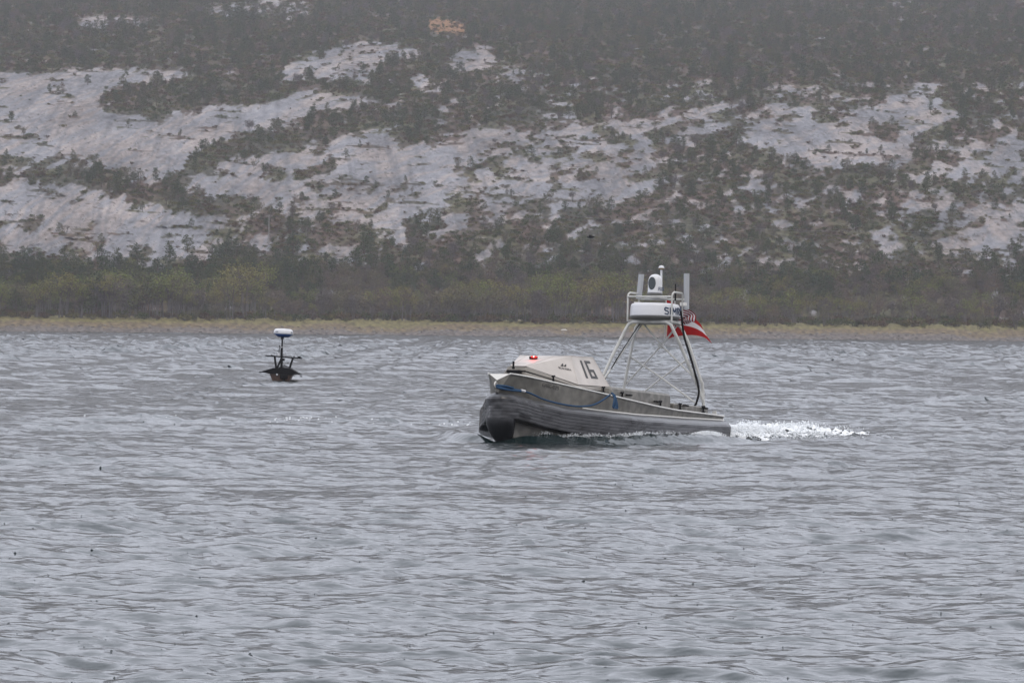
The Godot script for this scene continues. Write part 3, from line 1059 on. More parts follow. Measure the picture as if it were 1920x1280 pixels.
	put("fender", done(st), mats["rubber"], boat)
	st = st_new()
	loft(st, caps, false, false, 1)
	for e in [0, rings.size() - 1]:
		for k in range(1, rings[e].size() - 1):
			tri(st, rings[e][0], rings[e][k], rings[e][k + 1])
	put("fender_upper", done(st), mats["rubber_grey"], boat)  # upper curve and end faces, in a paler grey than the ribs
	# rubber knee down the stem, rounded into the collar above it
	rings = []
	for q in [[0.36, 0.17, -0.185], [0.29, 0.182, -0.195], [0.22, 0.176, -0.187], [0.15, 0.155, -0.16], [0.08, 0.125, -0.118], [0.0, 0.085, -0.055], [-0.1, 0.045, 0.03]]:
		var ring := []
		for k in 13:
			var a: float = PI * k / 12.0
			ring.append(P(q[2] + 0.15 * (1.0 - pow(sin(a), 0.8)), q[0], cos(a) * q[1]))
		rings.append(ring)
	st = st_new()
	loft(st, rings, true, true, 1)
	put("bow_knee", done(st), mats["rubber_black"], boat)
	build_cabin(boat)
	build_deck_gear(boat)
	build_mast(boat)

func build_cabin(boat: Node3D) -> void:
	var F := [0.40, 0.095, 0.915]
	var V := {"F": F, "RF": [1.047, 0.17, 1.062], "RM": [1.22, 0.25, 1.078], "RA": [1.84, 0.34, 1.095], "B1": [0.984, 0.52, 0.735], "A1": [1.885, 0.55, 0.752]}
	# the aft side panel is flat: put its upper front corner on the plane of the other three
	var pn := P(1.84, 1.095, 0.34) - P(0.984, 0.735, 0.52)
	var pq := P(1.885, 0.752, 0.55) - P(0.984, 0.735, 0.52)
	var pr := pn.cross(pq)
	var pd := P(1.22, 1.078, 0.0) - P(0.984, 0.735, 0.52)
	V["RM"][1] = pr.dot(pd) / pr.z
	var g := func(n: String, side: float) -> Vector3: return P(V[n][0], V[n][2], V[n][1] * side)
	var cabin := put("cabin", null, null, boat)
	cabin.mesh = null
	var st := st_new()
	for side in [1.0, -1.0]:
		var f: Vector3 = g.call("F", side)
		var rf: Vector3 = g.call("RF", side)
		var rm: Vector3 = g.call("RM", side)
		var ra: Vector3 = g.call("RA", side)
		var b1: Vector3 = g.call("B1", side)
		var a1: Vector3 = g.call("A1", side)
		if side > 0:
			tri(st, f, rf, rm)
			tri(st, f, rm, b1)
			quad(st, b1, rm, ra, a1)
		else:
			tri(st, f, rm, rf)
			tri(st, f, b1, rm)
			quad(st, b1, a1, ra, rm)
	quad(st, g.call("F", 1.0), g.call("F", -1.0), g.call("RF", -1.0), g.call("RF", 1.0))
	quad(st, g.call("RF", 1.0), g.call("RF", -1.0), g.call("RM", -1.0), g.call("RM", 1.0))
	quad(st, g.call("RM", 1.0), g.call("RM", -1.0), g.call("RA", -1.0), g.call("RA", 1.0))
	quad(st, g.call("RA", 1.0), g.call("RA", -1.0), g.call("A1", -1.0), g.call("A1", 1.0))
	cabin.mesh = done(st)
	cabin.material_override = mats["cabin_paint"]
	# rolled edges along the creases
	st = st_new()
	for side in [1.0, -1.0]:
		tube(st, [g.call("B1", side), g.call("RM", side)], 0.004, 5)
		tube(st, [g.call("RF", side), g.call("RM", side), g.call("RA", side), g.call("A1", side)], 0.005, 5)
		tube(st, [g.call("F", side), g.call("RF", side)], 0.005, 5)
	put("seam", done(st), mats["cabin_paint"], cabin)
	# base of the cabin: hatch coaming in two steps with a gasket line between
	var out := [[0.36, 0.105], [0.985, 0.525], [1.92, 0.565]]
	var tops := [0.905, 0.722, 0.738]
	var lows := [0.80, 0.672, 0.62]
	for step in [[0.0, 0.0, 0.42, "cabin_base"], [0.006, 0.44, 0.58, "gasket"], [0.018, 0.60, 1.0, "coaming"]]:
		st = st_new()
		var ring_t := []
		var ring_b := []
		for side in [1.0, -1.0]:
			var order := [0, 1, 2] if side > 0 else [2, 1, 0]
			for k in order:
				var o: Array = out[k]
				var y0: float = lerpf(tops[k], lows[k], step[1])
				var y1: float = lerpf(tops[k], lows[k], step[2])
				var e: float = step[0]
				ring_t.append(P(o[0] + (-e if k < 2 else e), y0, (o[1] + e) * side))
				ring_b.append(P(o[0] + (-e if k < 2 else e) - (0.01 if k < 2 else -0.01), y1, (o[1] + e + 0.012) * side))
		for k in ring_t.size():
			var j: int = (k + 1) % ring_t.size()
			quad(st, ring_t[k], ring_t[j], ring_b[j], ring_b[k])
		for k in range(1, ring_t.size() - 1):
			tri(st, ring_t[0], ring_t[k + 1], ring_t[k])
		put(step[3], done(st), mats["black"] if step[3] == "gasket" else mats["tan_metal"], boat)
	# front locker under the nose of the cabin
	st = st_new()
	box(st, P(0.30, 0.845, 0), Vector3(0.07, 0.035, 0.17))
	put("vent_box", done(st), mats["black"], boat)
	# the number on both sides
	for side in [1.0, -1.0]:
		st = st_new()
		for r in [[0.34, 0.41, 0.25, 0.86], [0.52, 0.59, 0.25, 0.86], [0.59, 0.755, 0.775, 0.86], [0.59, 0.69, 0.25, 0.335], [0.59, 0.69, 0.48, 0.565], [0.69, 0.755, 0.25, 0.565]]:
			var q := []
			for c in [[r[0], r[2]], [r[1], r[2]], [r[1], r[3]], [r[0], r[3]]]:
				var lo: Vector3 = (g.call("B1", side) as Vector3).lerp(g.call("A1", side), c[0] if side > 0 else 1.0 - c[0])
				var hi: Vector3 = (g.call("RM", side) as Vector3).lerp(g.call("RA", side), c[0] if side > 0 else 1.0 - c[0])
				q.append(lo.lerp(hi, c[1]))
			if side < 0: q.reverse()
			if ((q[2] - q[0]) as Vector3).cross(q[1] - q[0]).dot(Vector3(0, 0.3, -side)) < 0: q.reverse()
			plate(st, q, 0.003)
		put("number", done(st), mats["marking"], cabin)
	# maker's mark: a small wing over the name, port side
	var f0: Vector3 = g.call("F", 1.0)
	var nrm: Vector3 = ((g.call("RM", 1.0) as Vector3) - f0).cross((g.call("B1", 1.0) as Vector3) - f0).normalized()
	if nrm.z > 0: nrm = -nrm
	var uu: Vector3 = ((g.call("B1", 1.0) as Vector3) - f0)
	uu = Vector3(uu.x, 0, uu.z)
	uu = (uu - nrm * uu.dot(nrm)).normalized()
	var vv: Vector3 = nrm.cross(uu)
	var at: Vector3 = P(0.98, 0.895, 0.33)
	at -= nrm * (at - f0).dot(nrm)
	put("lettering", text_mesh("BLACKSEA", 0.030, 0.003, 400), mats["faded_marking"], cabin, Transform3D(Basis(uu, vv, nrm), at + nrm * 0.003))
	st = st_new()
	for w in [[-0.05, 0.035, -0.01, 0.075], [0.0, 0.04, 0.035, 0.075]]:
		plate(st, [at + uu * w[0] + vv * w[1], at + uu * w[2] + vv * w[1], at + uu * (w[2] + 0.012) + vv * w[3], at + uu * (w[0] + 0.04) + vv * w[3]], 0.008)
		plate(st, [at + uu * (w[0] + 0.04) + vv * w[3], at + uu * (w[2] + 0.012) + vv * w[3], at + uu * w[2] + vv * w[1], at + uu * w[0] + vv * w[1]], 0.008)
	put("emblem", done(st), mats["marking"], cabin)
	# hull registration, port side
	var t := (P(0.68, 0, 0.46) - P(0.267, 0, 0.29)).normalized()
	var n2 := t.cross(Vector3.UP)
	var tilt := (P(0.48, 0.735, 0.379) - P(0.30, 0.757, 0.305)).normalized()
	put("registration", text_mesh("GARC-029", 0.045, 0.003, 500), mats["marking"], boat, Transform3D(Basis(tilt, n2.cross(tilt).normalized(), n2), P(0.47, 0.685, 0.383) + n2 * 0.012))
	# red bow light on the front slope
	var lamp := put("bow_light", null, null, boat)
	st = st_new()
	box(st, P(0.86, 1.035, 0.0), Vector3(0.05, 0.03, 0.09))
	lamp.mesh = done(st)
	lamp.material_override = mats["black"]
	st = st_new()
	box(st, P(0.83, 1.043, 0.022), Vector3(0.045, 0.022, 0.072))
	put("red_lens", done(st), mats["red_glow"], lamp)
	st = st_new()
	box(st, P(0.806, 1.046, 0.026), Vector3(0.008, 0.016, 0.016))
	put("bulb", done(st), mats["white_glow"], lamp)
	var l := OmniLight3D.new()
	l.name = "bow_light_glow"
	l.light_color = Color(1.0, 0.12, 0.06)
	l.light_energy = 0.003
	l.light_size = 0.02
	l.omni_range = 6.0
	l.omni_attenuation = 2.0
	l.shadow_enabled = true
	l.position = P(0.775, 1.05, 0.03)
	boat.add_child(l)

func build_deck_gear(boat: Node3D) -> void:
	var st := st_new()
	# raised engine hatch and the lower aft hatch
	box(st, P(2.56, 0.65, 0), Vector3(1.895, 0.195, 1.36))
	put("engine_hatch", done(st), mats["aluminium"], boat)
	st = st_new()
	box(st, P(4.16, 0.60, 0), Vector3(1.10, 0.095, 1.36))
	put("aft_hatch", done(st), mats["aluminium"], boat)
	st = st_new()
	box(st, P(4.62, 0.57, 0.80), Vector3(0.02, 0.06, 0.05))
	put("cleat", done(st), mats["bare_metal"], boat)
	# toggle latches
	var latch := st_new()
	tube(latch, [Vector3(0, -0.035, 0), Vector3(0, 0.035, 0)], 0.012, 6)
	tube(latch, [Vector3(0.035, 0.035, 0), Vector3(-0.035, 0.04, 0)], 0.012, 6)
	box(latch, Vector3(0, -0.03, 0), Vector3(0.05, 0.02, 0.03))
	var lm := done(latch)
	for q in [[0.62, 0.775, 0.36], [1.43, 0.69, 0.66], [1.92, 0.652, 0.70], [3.12, 0.607, 0.70], [3.75, 0.607, 0.70], [4.5, 0.610, 0.70]]:
		put("latch", lm, mats["black"], boat, Transform3D(Basis.IDENTITY, P(q[0], q[1], q[2])))
		if q[0] < 1.9: put("latch", lm, mats["black"], boat, Transform3D(Basis.IDENTITY, P(q[0], q[1], -q[2])))
	put("latch", lm, mats["black"], boat, Transform3D(Basis(Vector3.UP, 0.5), P(0.27, 0.915, 0.0)))
	var handle := st_new()
	tube(handle, [Vector3(0.06, 0, 0), Vector3(0.05, 0, -0.03), Vector3(-0.05, 0, -0.03), Vector3(-0.06, 0, 0)], 0.011, 6)
	var hm := done(handle)
	for q in [[2.13, 0.67, 0.685], [3.0, 0.635, 0.685], [3.93, 0.633, 0.685], [4.55, 0.63, 0.685]]:
		put("handle", hm, mats["black"], boat, Transform3D(Basis.IDENTITY, P(q[0], q[1], q[2])))
	# bow eye
	st = st_new()
	var ring := []
	for k in 13:
		var a := TAU * k / 12.0
		ring.append(P(-0.235 + 0.03 * cos(a), 0.665 + 0.035 * sin(a), 0.0))
	tube(st, ring, 0.009, 6)
	put("bow_eye", done(st), mats["bare_metal"], boat)

func build_mast(boat: Node3D) -> void:
	var mast := Node3D.new()
	mast.name = "mast_frame"
	boat.add_child(mast)
	var tubes := [
		["front_hoop", [[4.05, 0.58, -0.612], [4.30, 1.261, -0.410], [4.40, 1.54, -0.310], [4.425, 1.62, -0.275], [4.43, 1.652, -0.225], [4.43, 1.656, -0.15], [4.43, 1.660, 0.15], [4.43, 1.656, 0.218], [4.43, 1.622, 0.278], [4.45, 1.56, 0.302], [4.52, 1.429, 0.348], [4.70, 0.951, 0.513], [4.78, 0.725, 0.585], [4.79, 0.60, 0.598]], 0.020],
		["rear_hoop", [[4.78, 0.60, -0.50], [4.78, 0.879, -0.454], [4.77, 1.436, -0.350], [4.76, 1.60, -0.314], [4.76, 1.65, -0.276], [4.76, 1.655, -0.2], [4.76, 1.66, 0.16], [4.76, 1.653, 0.224], [4.765, 1.60, 0.285], [4.78, 1.443, 0.362], [4.82, 0.932, 0.549]], 0.019],
		["post", [[4.82, 0.955, 0.548], [4.82, 0.60, 0.58]], 0.021],
		["brace", [[4.76, 1.643, -0.241], [4.10, 0.961, -0.429], [3.9, 0.74, -0.48]], 0.011],
		["brace", [[4.74, 1.648, -0.205], [4.74, 1.399, 0.025], [4.74, 1.004, 0.474]], 0.0105],
		["brace", [[4.80, 1.649, 0.222], [4.80, 1.389, 0.008], [4.80, 0.906, -0.449]], 0.0105],
		["brace", [[4.77, 1.242, -0.364], [4.75, 1.0, 0.041], [4.78, 0.685, 0.510]], 0.0115],
		["brace", [[4.80, 1.212, 0.333], [4.80, 0.976, -0.006], [4.80, 0.70, -0.36]], 0.0105],
		["deck_tube", [[4.43, 1.656, -0.27], [4.76, 1.656, -0.27]], 0.012],
		["deck_tube", [[4.43, 1.656, 0.27], [4.76, 1.656, 0.27]], 0.012],
		["side_rail", [[4.42, 1.66, -0.285], [4.415, 1.94, -0.287], [4.43, 1.99, -0.287], [4.48, 2.01, -0.287], [4.74, 2.015, -0.287], [4.765, 1.99, -0.287], [4.77, 1.66, -0.285]], 0.0115],
		["side_rail", [[4.42, 1.66, 0.288], [4.41, 1.96, 0.288], [4.43, 2.00, 0.288], [4.48, 2.02, 0.288], [4.72, 2.02, 0.288], [4.75, 2.0, 0.288], [4.755, 1.66, 0.288]], 0.0115],
		["front_rail", [[4.41, 1.958, -0.287], [4.41, 1.962, 0.288]], 0.0115],
		["rear_rail", [[4.76, 1.95, -0.287], [4.755, 1.95, 0.288]], 0.0115]]
	for t in tubes:
		var st := st_new()
		tube(st, pts(t[1]), t[2], 10)
		put(t[0], done(st), mats["mast_paint"], mast)
	var st := st_new()
	box(st, P(4.77, 1.388, 0.016), Vector3(0.05, 0.07, 0.06))
	put("joint_clamp", done(st), mats["mast_paint"], mast)
	st = st_new()
	box(st, P(4.595, 1.672, 0), Vector3(0.36, 0.012, 0.56))
	put("platform", done(st), mats["mast_paint"], mast)
	st = st_new()
	box(st, P(4.62, 1.955, 0), Vector3(0.28, 0.012, 0.20))
	put("camera_shelf", done(st), mats["mast_paint"], mast)
	# cables
	st = st_new()
	tube(st, smooth_path(pts([[4.60, 1.80, 0.33], [4.60, 1.703, 0.349], [4.62, 1.499, 0.375], [4.64, 1.307, 0.436], [4.66, 1.116, 0.496], [4.68, 0.925, 0.549], [4.68, 0.816, 0.563], [4.66, 0.718, 0.550], [4.64, 0.655, 0.526], [4.56, 0.615, 0.49], [4.40, 0.655, 0.45]])), 0.014, 8)
	put("cable_hose", done(st), mats["black"], boat)
	st = st_new()
	tube(st, smooth_path(pts([[4.72, 1.64, -0.25], [4.35, 1.284, -0.327], [4.15, 0.996, -0.416], [3.95, 0.76, -0.46]])), 0.0065, 6)
	put("cable", done(st), mats["black"], boat)
	# radar
	var radar := Node3D.new()
	radar.name = "radar"
	boat.add_child(radar)
	var at := Transform3D(Basis.IDENTITY, P(4.595, 1.68, 0.0))
	st = st_new()
	lathe(st, [Vector2(0.0, 0.0), Vector2(0.26, 0.0), Vector2(0.295, 0.022), Vector2(0.303, 0.046), Vector2(0.0, 0.046)], at, 40)
	put("base", done(st), mats["grey_plastic"], radar)
	st = st_new()
	lathe(st, [Vector2(0.0, 0.0462), Vector2(0.305, 0.0462), Vector2(0.3055, 0.06), Vector2(0.298, 0.165), Vector2(0.292, 0.185), Vector2(0.278, 0.198), Vector2(0.25, 0.205), Vector2(0.12, 0.213), Vector2(0.0, 0.215)], at, 48)
	put("cover", done(st), mats["white_plastic"], radar)
	# the maker's name in plain strokes round the port side of the cover
	var strokes := {
		"S": [[1, 0.86, 0.2, 1], [0.2, 1, 0, 0.8], [0, 0.8, 0.1, 0.58], [0.1, 0.56, 0.9, 0.46], [0.9, 0.44, 1, 0.22], [1, 0.22, 0.8, 0], [0.8, 0, 0, 0.12]],
		"I": [[0.5, 0, 0.5, 1]],
		"M": [[0, 0, 0, 1], [0, 1, 0.5, 0.35], [0.5, 0.35, 1, 1], [1, 1, 1, 0]],
		"R": [[0, 0, 0, 1], [0, 1, 0.8, 1], [0.8, 1, 0.95, 0.75], [0.95, 0.75, 0.8, 0.5], [0.8, 0.5, 0, 0.5], [0.4, 0.5, 1, 0]],
		"A": [[0, 0, 0.5, 1], [0.5, 1, 1, 0], [0.2, 0.35, 0.8, 0.35]],
		"D": [[0, 0, 0, 1], [0, 1, 0.6, 1], [0.6, 1, 1, 0.7], [1, 0.7, 1, 0.3], [1, 0.3, 0.6, 0], [0.6, 0, 0, 0]]}
	for q in [["S", 49.0, 0.050], ["I", 59.5, 0.0], ["M", 72.0, 0.062], ["R", 89.0, 0.05], ["A", 104.0, 0.058], ["D", 119.0, 0.05]]:
		var a: float = deg_to_rad(q[1])
		var n := Vector3(cos(a), 0, -sin(a))          # from bow towards port
		var uu := Vector3(-sin(a), 0, -cos(a))
		var o: Vector3 = P(4.595, 1.790 - 0.041, 0.0) + n * 0.302 - uu * q[2] * 0.5
		st = st_new()
		for k in strokes[q[0]]:
			var p0: Vector3 = o + uu * (k[0] * q[2]) + Vector3.UP * (k[1] * 0.082)
			var p1: Vector3 = o + uu * (k[2] * q[2]) + Vector3.UP * (k[3] * 0.082)
			tube(st, [p0, p1], 0.0085, 6)
		put("letter", done(st), mats["logo_blue"], radar)
	# camera turret
	var cam := Node3D.new()
	cam.name = "thermal_camera"
	boat.add_child(cam)
	var ct := Transform3D(Basis.IDENTITY, P(4.60, 1.962, -0.012))
	st = st_new()
	lathe(st, [Vector2(0.0, 0.0), Vector2(0.09, 0.0), Vector2(0.092, 0.045), Vector2(0.075, 0.05), Vector2(0.0, 0.05)], ct, 24)
	put("base", done(st), mats["grey_plastic"], cam)
	st = st_new()
	lathe(st, [Vector2(0.0, 0.051), Vector2(0.09, 0.051), Vector2(0.092, 0.062), Vector2(0.088, 0.072), Vector2(0.087, 0.185), Vector2(0.083, 0.215), Vector2(0.07, 0.247), Vector2(0.048, 0.269), Vector2(0.02, 0.279), Vector2(0.0, 0.28)], ct, 28)
	put("housing", done(st), mats["white_plastic"], cam)
	# window: a dark oval, facing a little to starboard of the viewer
	var la := deg_to_rad(-6.0)
	var ln := Vector3(cos(la), 0, -sin(la))
	var lu := Vector3(-sin(la), 0, -cos(la))
	var oval := [[], []]
	for k in 20:
		var a := TAU * k / 20.0
		for e in 2:
			(oval[e] as Array).append(ct.origin + lu * cos(a) * 0.047 + Vector3.UP * (0.165 + sin(a) * 0.078) + ln * (0.058 if e == 0 else 0.091))
	st = st_new()
	loft(st, oval, true, true, 4294967295)
	put("window", done(st), mats["lens_glass"], cam)
	var fa := deg_to_rad(78.0)
	var fn := Vector3(cos(fa), 0, -sin(fa))
	put("lettering", text_mesh("FLIR", 0.042, 0.003), mats["logo_blue"], cam, Transform3D(Basis(Vector3(-sin(fa), 0, -cos(fa)), Vector3.UP, fn), ct.origin + Vector3.UP * 0.10 + fn * 0.089))
	# antennas
	for q in [[[4.75, 1.95, -0.281], [4.75, 2.249, -0.256], [4.73, 1.84, -0.285]], [[4.78, 1.83, 0.330], [4.78, 2.262, 0.320], [4.78, 1.89, 0.30]]]:
		var an := put("panel_antenna", null, null, boat)
		st = st_new()
		tube(st, pts([q[0], q[1]]), 0.034, 14)
		an.mesh = done(st)
		an.material_override = mats["antenna_grey"]
		st = st_new()
		box(st, P(q[2][0], q[2][1], q[2][2]), Vector3(0.07, 0.05, 0.09))
		box(st, P(q[2][0], q[2][1] + 0.06, q[2][2]), Vector3(0.06, 0.02, 0.08))
		put("bracket", done(st), mats["bare_metal"], an)
	st = st_new()
	tube(st, pts([[4.70, 1.93, 0.215], [4.70, 2.04, 0.215]]), 0.011, 8)
	tube(st, pts([[4.70, 2.03, 0.215], [4.70, 2.13, 0.212]]), 0.007, 8)
	put("whip_antenna", done(st), mats["black"], boat)
	var gps := put("satellite_antenna", null, null, boat)
	st = st_new()
	tube(st, pts([[4.70, 1.955, 0.03], [4.70, 2.315, 0.022]]), 0.013, 10)
	gps.mesh = done(st)
	gps.material_override = mats["white_plastic"]
	st = st_new()
	lathe(st, [Vector2(0.0, 0.0), Vector2(0.03, 0.0), Vector2(0.036, 0.012), Vector2(0.034, 0.022), Vector2(0.022, 0.038), Vector2(0.0, 0.044)], Transform3D(Basis.IDENTITY, P(4.70, 2.312, 0.022)), 16)
	put("puck", done(st), mats["white_plastic"], gps)
	st = st_new()
	lathe(st, [Vector2(0.02, -0.012), Vector2(0.038, -0.004), Vector2(0.038, 0.008), Vector2(0.0, 0.008)], Transform3D(Basis.IDENTITY, P(4.70, 2.312, 0.022)), 16)
	put("collar", done(st), mats["brass_dark"], gps)

func boat_xf() -> Transform3D:
	var th := deg_to_rad(BOAT_HEADING)
	var ph := deg_to_rad(BOAT_TRIM)
	var f := Vector3(-cos(th) * cos(ph), sin(ph), sin(th) * cos(ph))
	var star := Vector3(-sin(th), 0, -cos(th))
	return Transform3D(Basis(f, star.cross(f), star), BOAT_AT)

func build_rope() -> void:
	var o := thing("rope", "blue mooring rope slung along the grey boat's bow", "rope")
	o.transform = boat_xf()
	var run := smooth_path(pts([[-0.235, 0.655, 0.0], [-0.20, 0.640, 0.05], [-0.1, 0.630, 0.11], [0.03, 0.612, 0.215], [0.13, 0.595, 0.262], [0.22, 0.565, 0.315], [0.32, 0.535, 0.355], [0.47, 0.505, 0.425], [0.66, 0.48, 0.525], [0.86, 0.475, 0.605], [1.06, 0.50, 0.675], [1.21, 0.555, 0.725], [1.36, 0.637, 0.775]]), 6)
	var st := st_new()
	tube(st, run, 0.011, 7)
	put("line", done(st), mats["rope_blue"], o)
	st = st_new()
	tube(st, smooth_path(pts([[-0.235, 0.64, 0.0], [-0.19, 0.622, 0.07], [-0.08, 0.612, 0.13], [0.02, 0.606, 0.215]]), 6), 0.013, 7)
	tube(st, smooth_path(pts([[-0.235, 0.66, 0.01], [-0.16, 0.655, 0.09], [-0.06, 0.638, 0.15]]), 6), 0.012, 7)
	put("splice", done(st), mats["rope_blue"], o)
	st = st_new()
	tube(st, pts([[0.02, 0.616, 0.21], [0.075, 0.608, 0.24]]), 0.016, 8)
	put("whipping", done(st), mats["white_plastic"], o)
	st = st_new()
	for q in [0.0, 0.02, 0.04]:
		tube(st, smooth_path(pts([[1.33 + q, 0.66, 0.80], [1.345 + q, 0.60, 0.835], [1.30 + q * 2, 0.50, 0.84], [1.35 + q * 2, 0.485, 0.845], [1.38 + q, 0.55, 0.84], [1.37 + q, 0.645, 0.81]]), 6), 0.010, 6)
	put("hitch", done(st), mats["rope_blue"], o)

func build_flags() -> void:
	# national flag with stripes, drooping
	var im := Image.create(190, 130, false, Image.FORMAT_RGB8)
	for k in 13:
		im.fill_rect(Rect2i(0, k * 10, 190, 10), Color(0.47, 0.0, 0.03) if k % 2 == 0 else Color(0.74, 0.74, 0.76))
	im.fill_rect(Rect2i(0, 0, 76, 70), Color(0.06, 0.09, 0.24))
	for r in 9:
		for c in (6 if r % 2 == 0 else 5):
			im.fill_rect(Rect2i(5 + c * 12 + (0 if r % 2 == 0 else 6), 5 + r * 7, 3, 3), Color(0.9, 0.9, 0.92))
	var o := thing("flag", "striped red and white flag with blue canton behind the radar", "flag", Vector3.ZERO, "flags on the grey boat")
	o.transform = boat_xf()
	var f1 := func(i: float, j: float) -> Vector3:
		var y := 1.905
		var b := 0.11
		var n := 12
		for k in n:
			var t: float = i * (k + 0.5) / n
			var a: float = deg_to_rad(-14.0 - 62.0 * smoothstep(0.25, 0.95, t))
			b += cos(a) * 0.36 * i / n
			y += sin(a) * 0.36 * i / n
		var e: float = deg_to_rad(-14.0 - 62.0 * smoothstep(0.25, 0.95, i))
		var wd: float = 0.235 * (1.0 - 0.30 * i)
		return P(4.93 + 0.03 * sin(i * 11.0 + j * 2.0) + 0.10 * i, y - cos(e) * wd * j, b + sin(e) * wd * j + 0.012 * sin(j * 7.0 + i * 9.0))
	put("cloth", cloth(f1, 26, 16), flag_mat("striped_flag_cloth", im), o)
	var st := st_new()
	tube(st, pts([[4.915, 1.62, 0.125], [4.915, 2.0, 0.125]]), 0.008, 6)
	put("staff", done(st), mats["mast_paint"], o)
	# red and white flag behind it
	im = Image.create(60, 60, false, Image.FORMAT_RGB8)
	im.fill(Color(0.58, 0.0, 0.02))
	im.fill_rect(Rect2i(0, 18, 60, 19), Color(0.76, 0.76, 0.78))
	o = thing("flag", "red and white banded flag flying lowest on the grey boat's mast", "flag", Vector3.ZERO, "flags on the grey boat")
	o.transform = boat_xf()
	var f2 := func(i: float, j: float) -> Vector3:
		var top := Vector2(lerpf(-0.048, 0.36, i), lerpf(1.962, 1.67, pow(i, 1.1)))
		var bot := Vector2(lerpf(-0.036, 0.48, i), 1.478 + 0.075 * sin(i * PI * 0.85) - 0.02 * i)
		if i > 0.85: bot += Vector2(0.02, -0.35 * (i - 0.85))
		var p := top.lerp(bot, j)
		return P(5.07 + 0.035 * sin(i * 10.0 + j * 3.0) + 0.15 * i, p.y, p.x)
	put("cloth", cloth(f2, 26, 20), flag_mat("banded_flag_cloth", im), o)
	st = st_new()
	tube(st, pts([[5.06, 1.45, -0.05], [5.06, 2.0, -0.05]]), 0.008, 6)
	put("staff", done(st), mats["mast_paint"], o)

func flag_mat(called: String, im: Image) -> StandardMaterial3D:
	var m := mat(called, Vector3.ONE, 0.85)
	m.albedo_texture = ImageTexture.create_from_image(im)
	m.backlight_enabled = true
	m.backlight = Color(0.2, 0.2, 0.2)
	return m

func cloth(at: Callable, nu: int, nv: int) -> ArrayMesh:
	var st := st_new()
	for a in nu:
		for b in nv:
			for q in [[0, 0], [1, 0], [1, 1], [0, 0], [1, 1], [0, 1]]:
				var i: float = float(a + q[0]) / nu
				var j: float = float(b + q[1]) / nv
				st.set_smooth_group(0)
				st.set_uv(Vector2(i, j))
				st.add_vertex(at.call(i, j))
	st.generate_normals()
	return st.commit()

# ------------------------------------------------------------------ white water
func plan_point(s: float, b: float) -> Vector2:
	return boat_at2 - boat_f * s + boat_p * b

func foam_patch(st: SurfaceTool, s0: float, s1: float, b0: float, b1: float, cell: float, thresh: Callable, lift: float, seed_: int) -> void:
	var n := noise(seed_, 4.2, 5)
	var na: int = int((s1 - s0) / cell)
	var nb: int = int((b1 - b0) / cell)
	var grid := []
	var keep := []
	for i in na + 1:
		var row := []
		var krow := []
		for j in nb + 1:
			var s: float = s0 + i * cell
			var b: float = b0 + j * cell
			var p := plan_point(s, b)
			var v: float = n.get_noise_2d(s, b) + 0.5
			var t: float = thresh.call(s, b)
			row.append(Vector3(p.x, water_h(p.x, p.y, 0.8) + 0.004 + lift * clampf((v - t) * 2.0, 0.0, 1.0) * (0.7 + 1.2 * n.get_noise_2d(s * 1.8 + 9.0, b * 1.8)), p.y))
			krow.append(v > t)
		grid.append(row)
		keep.append(krow)
	for i in na:
		for j in nb:
			if keep[i][j] and keep[i + 1][j + 1]:
				tri(st, grid[i][j], grid[i + 1][j], grid[i + 1][j + 1], 0)
			if keep[i][j] and keep[i + 1][j + 1] and keep[i][j + 1]:
				tri(st, grid[i][j], grid[i + 1][j + 1], grid[i][j + 1], 0)

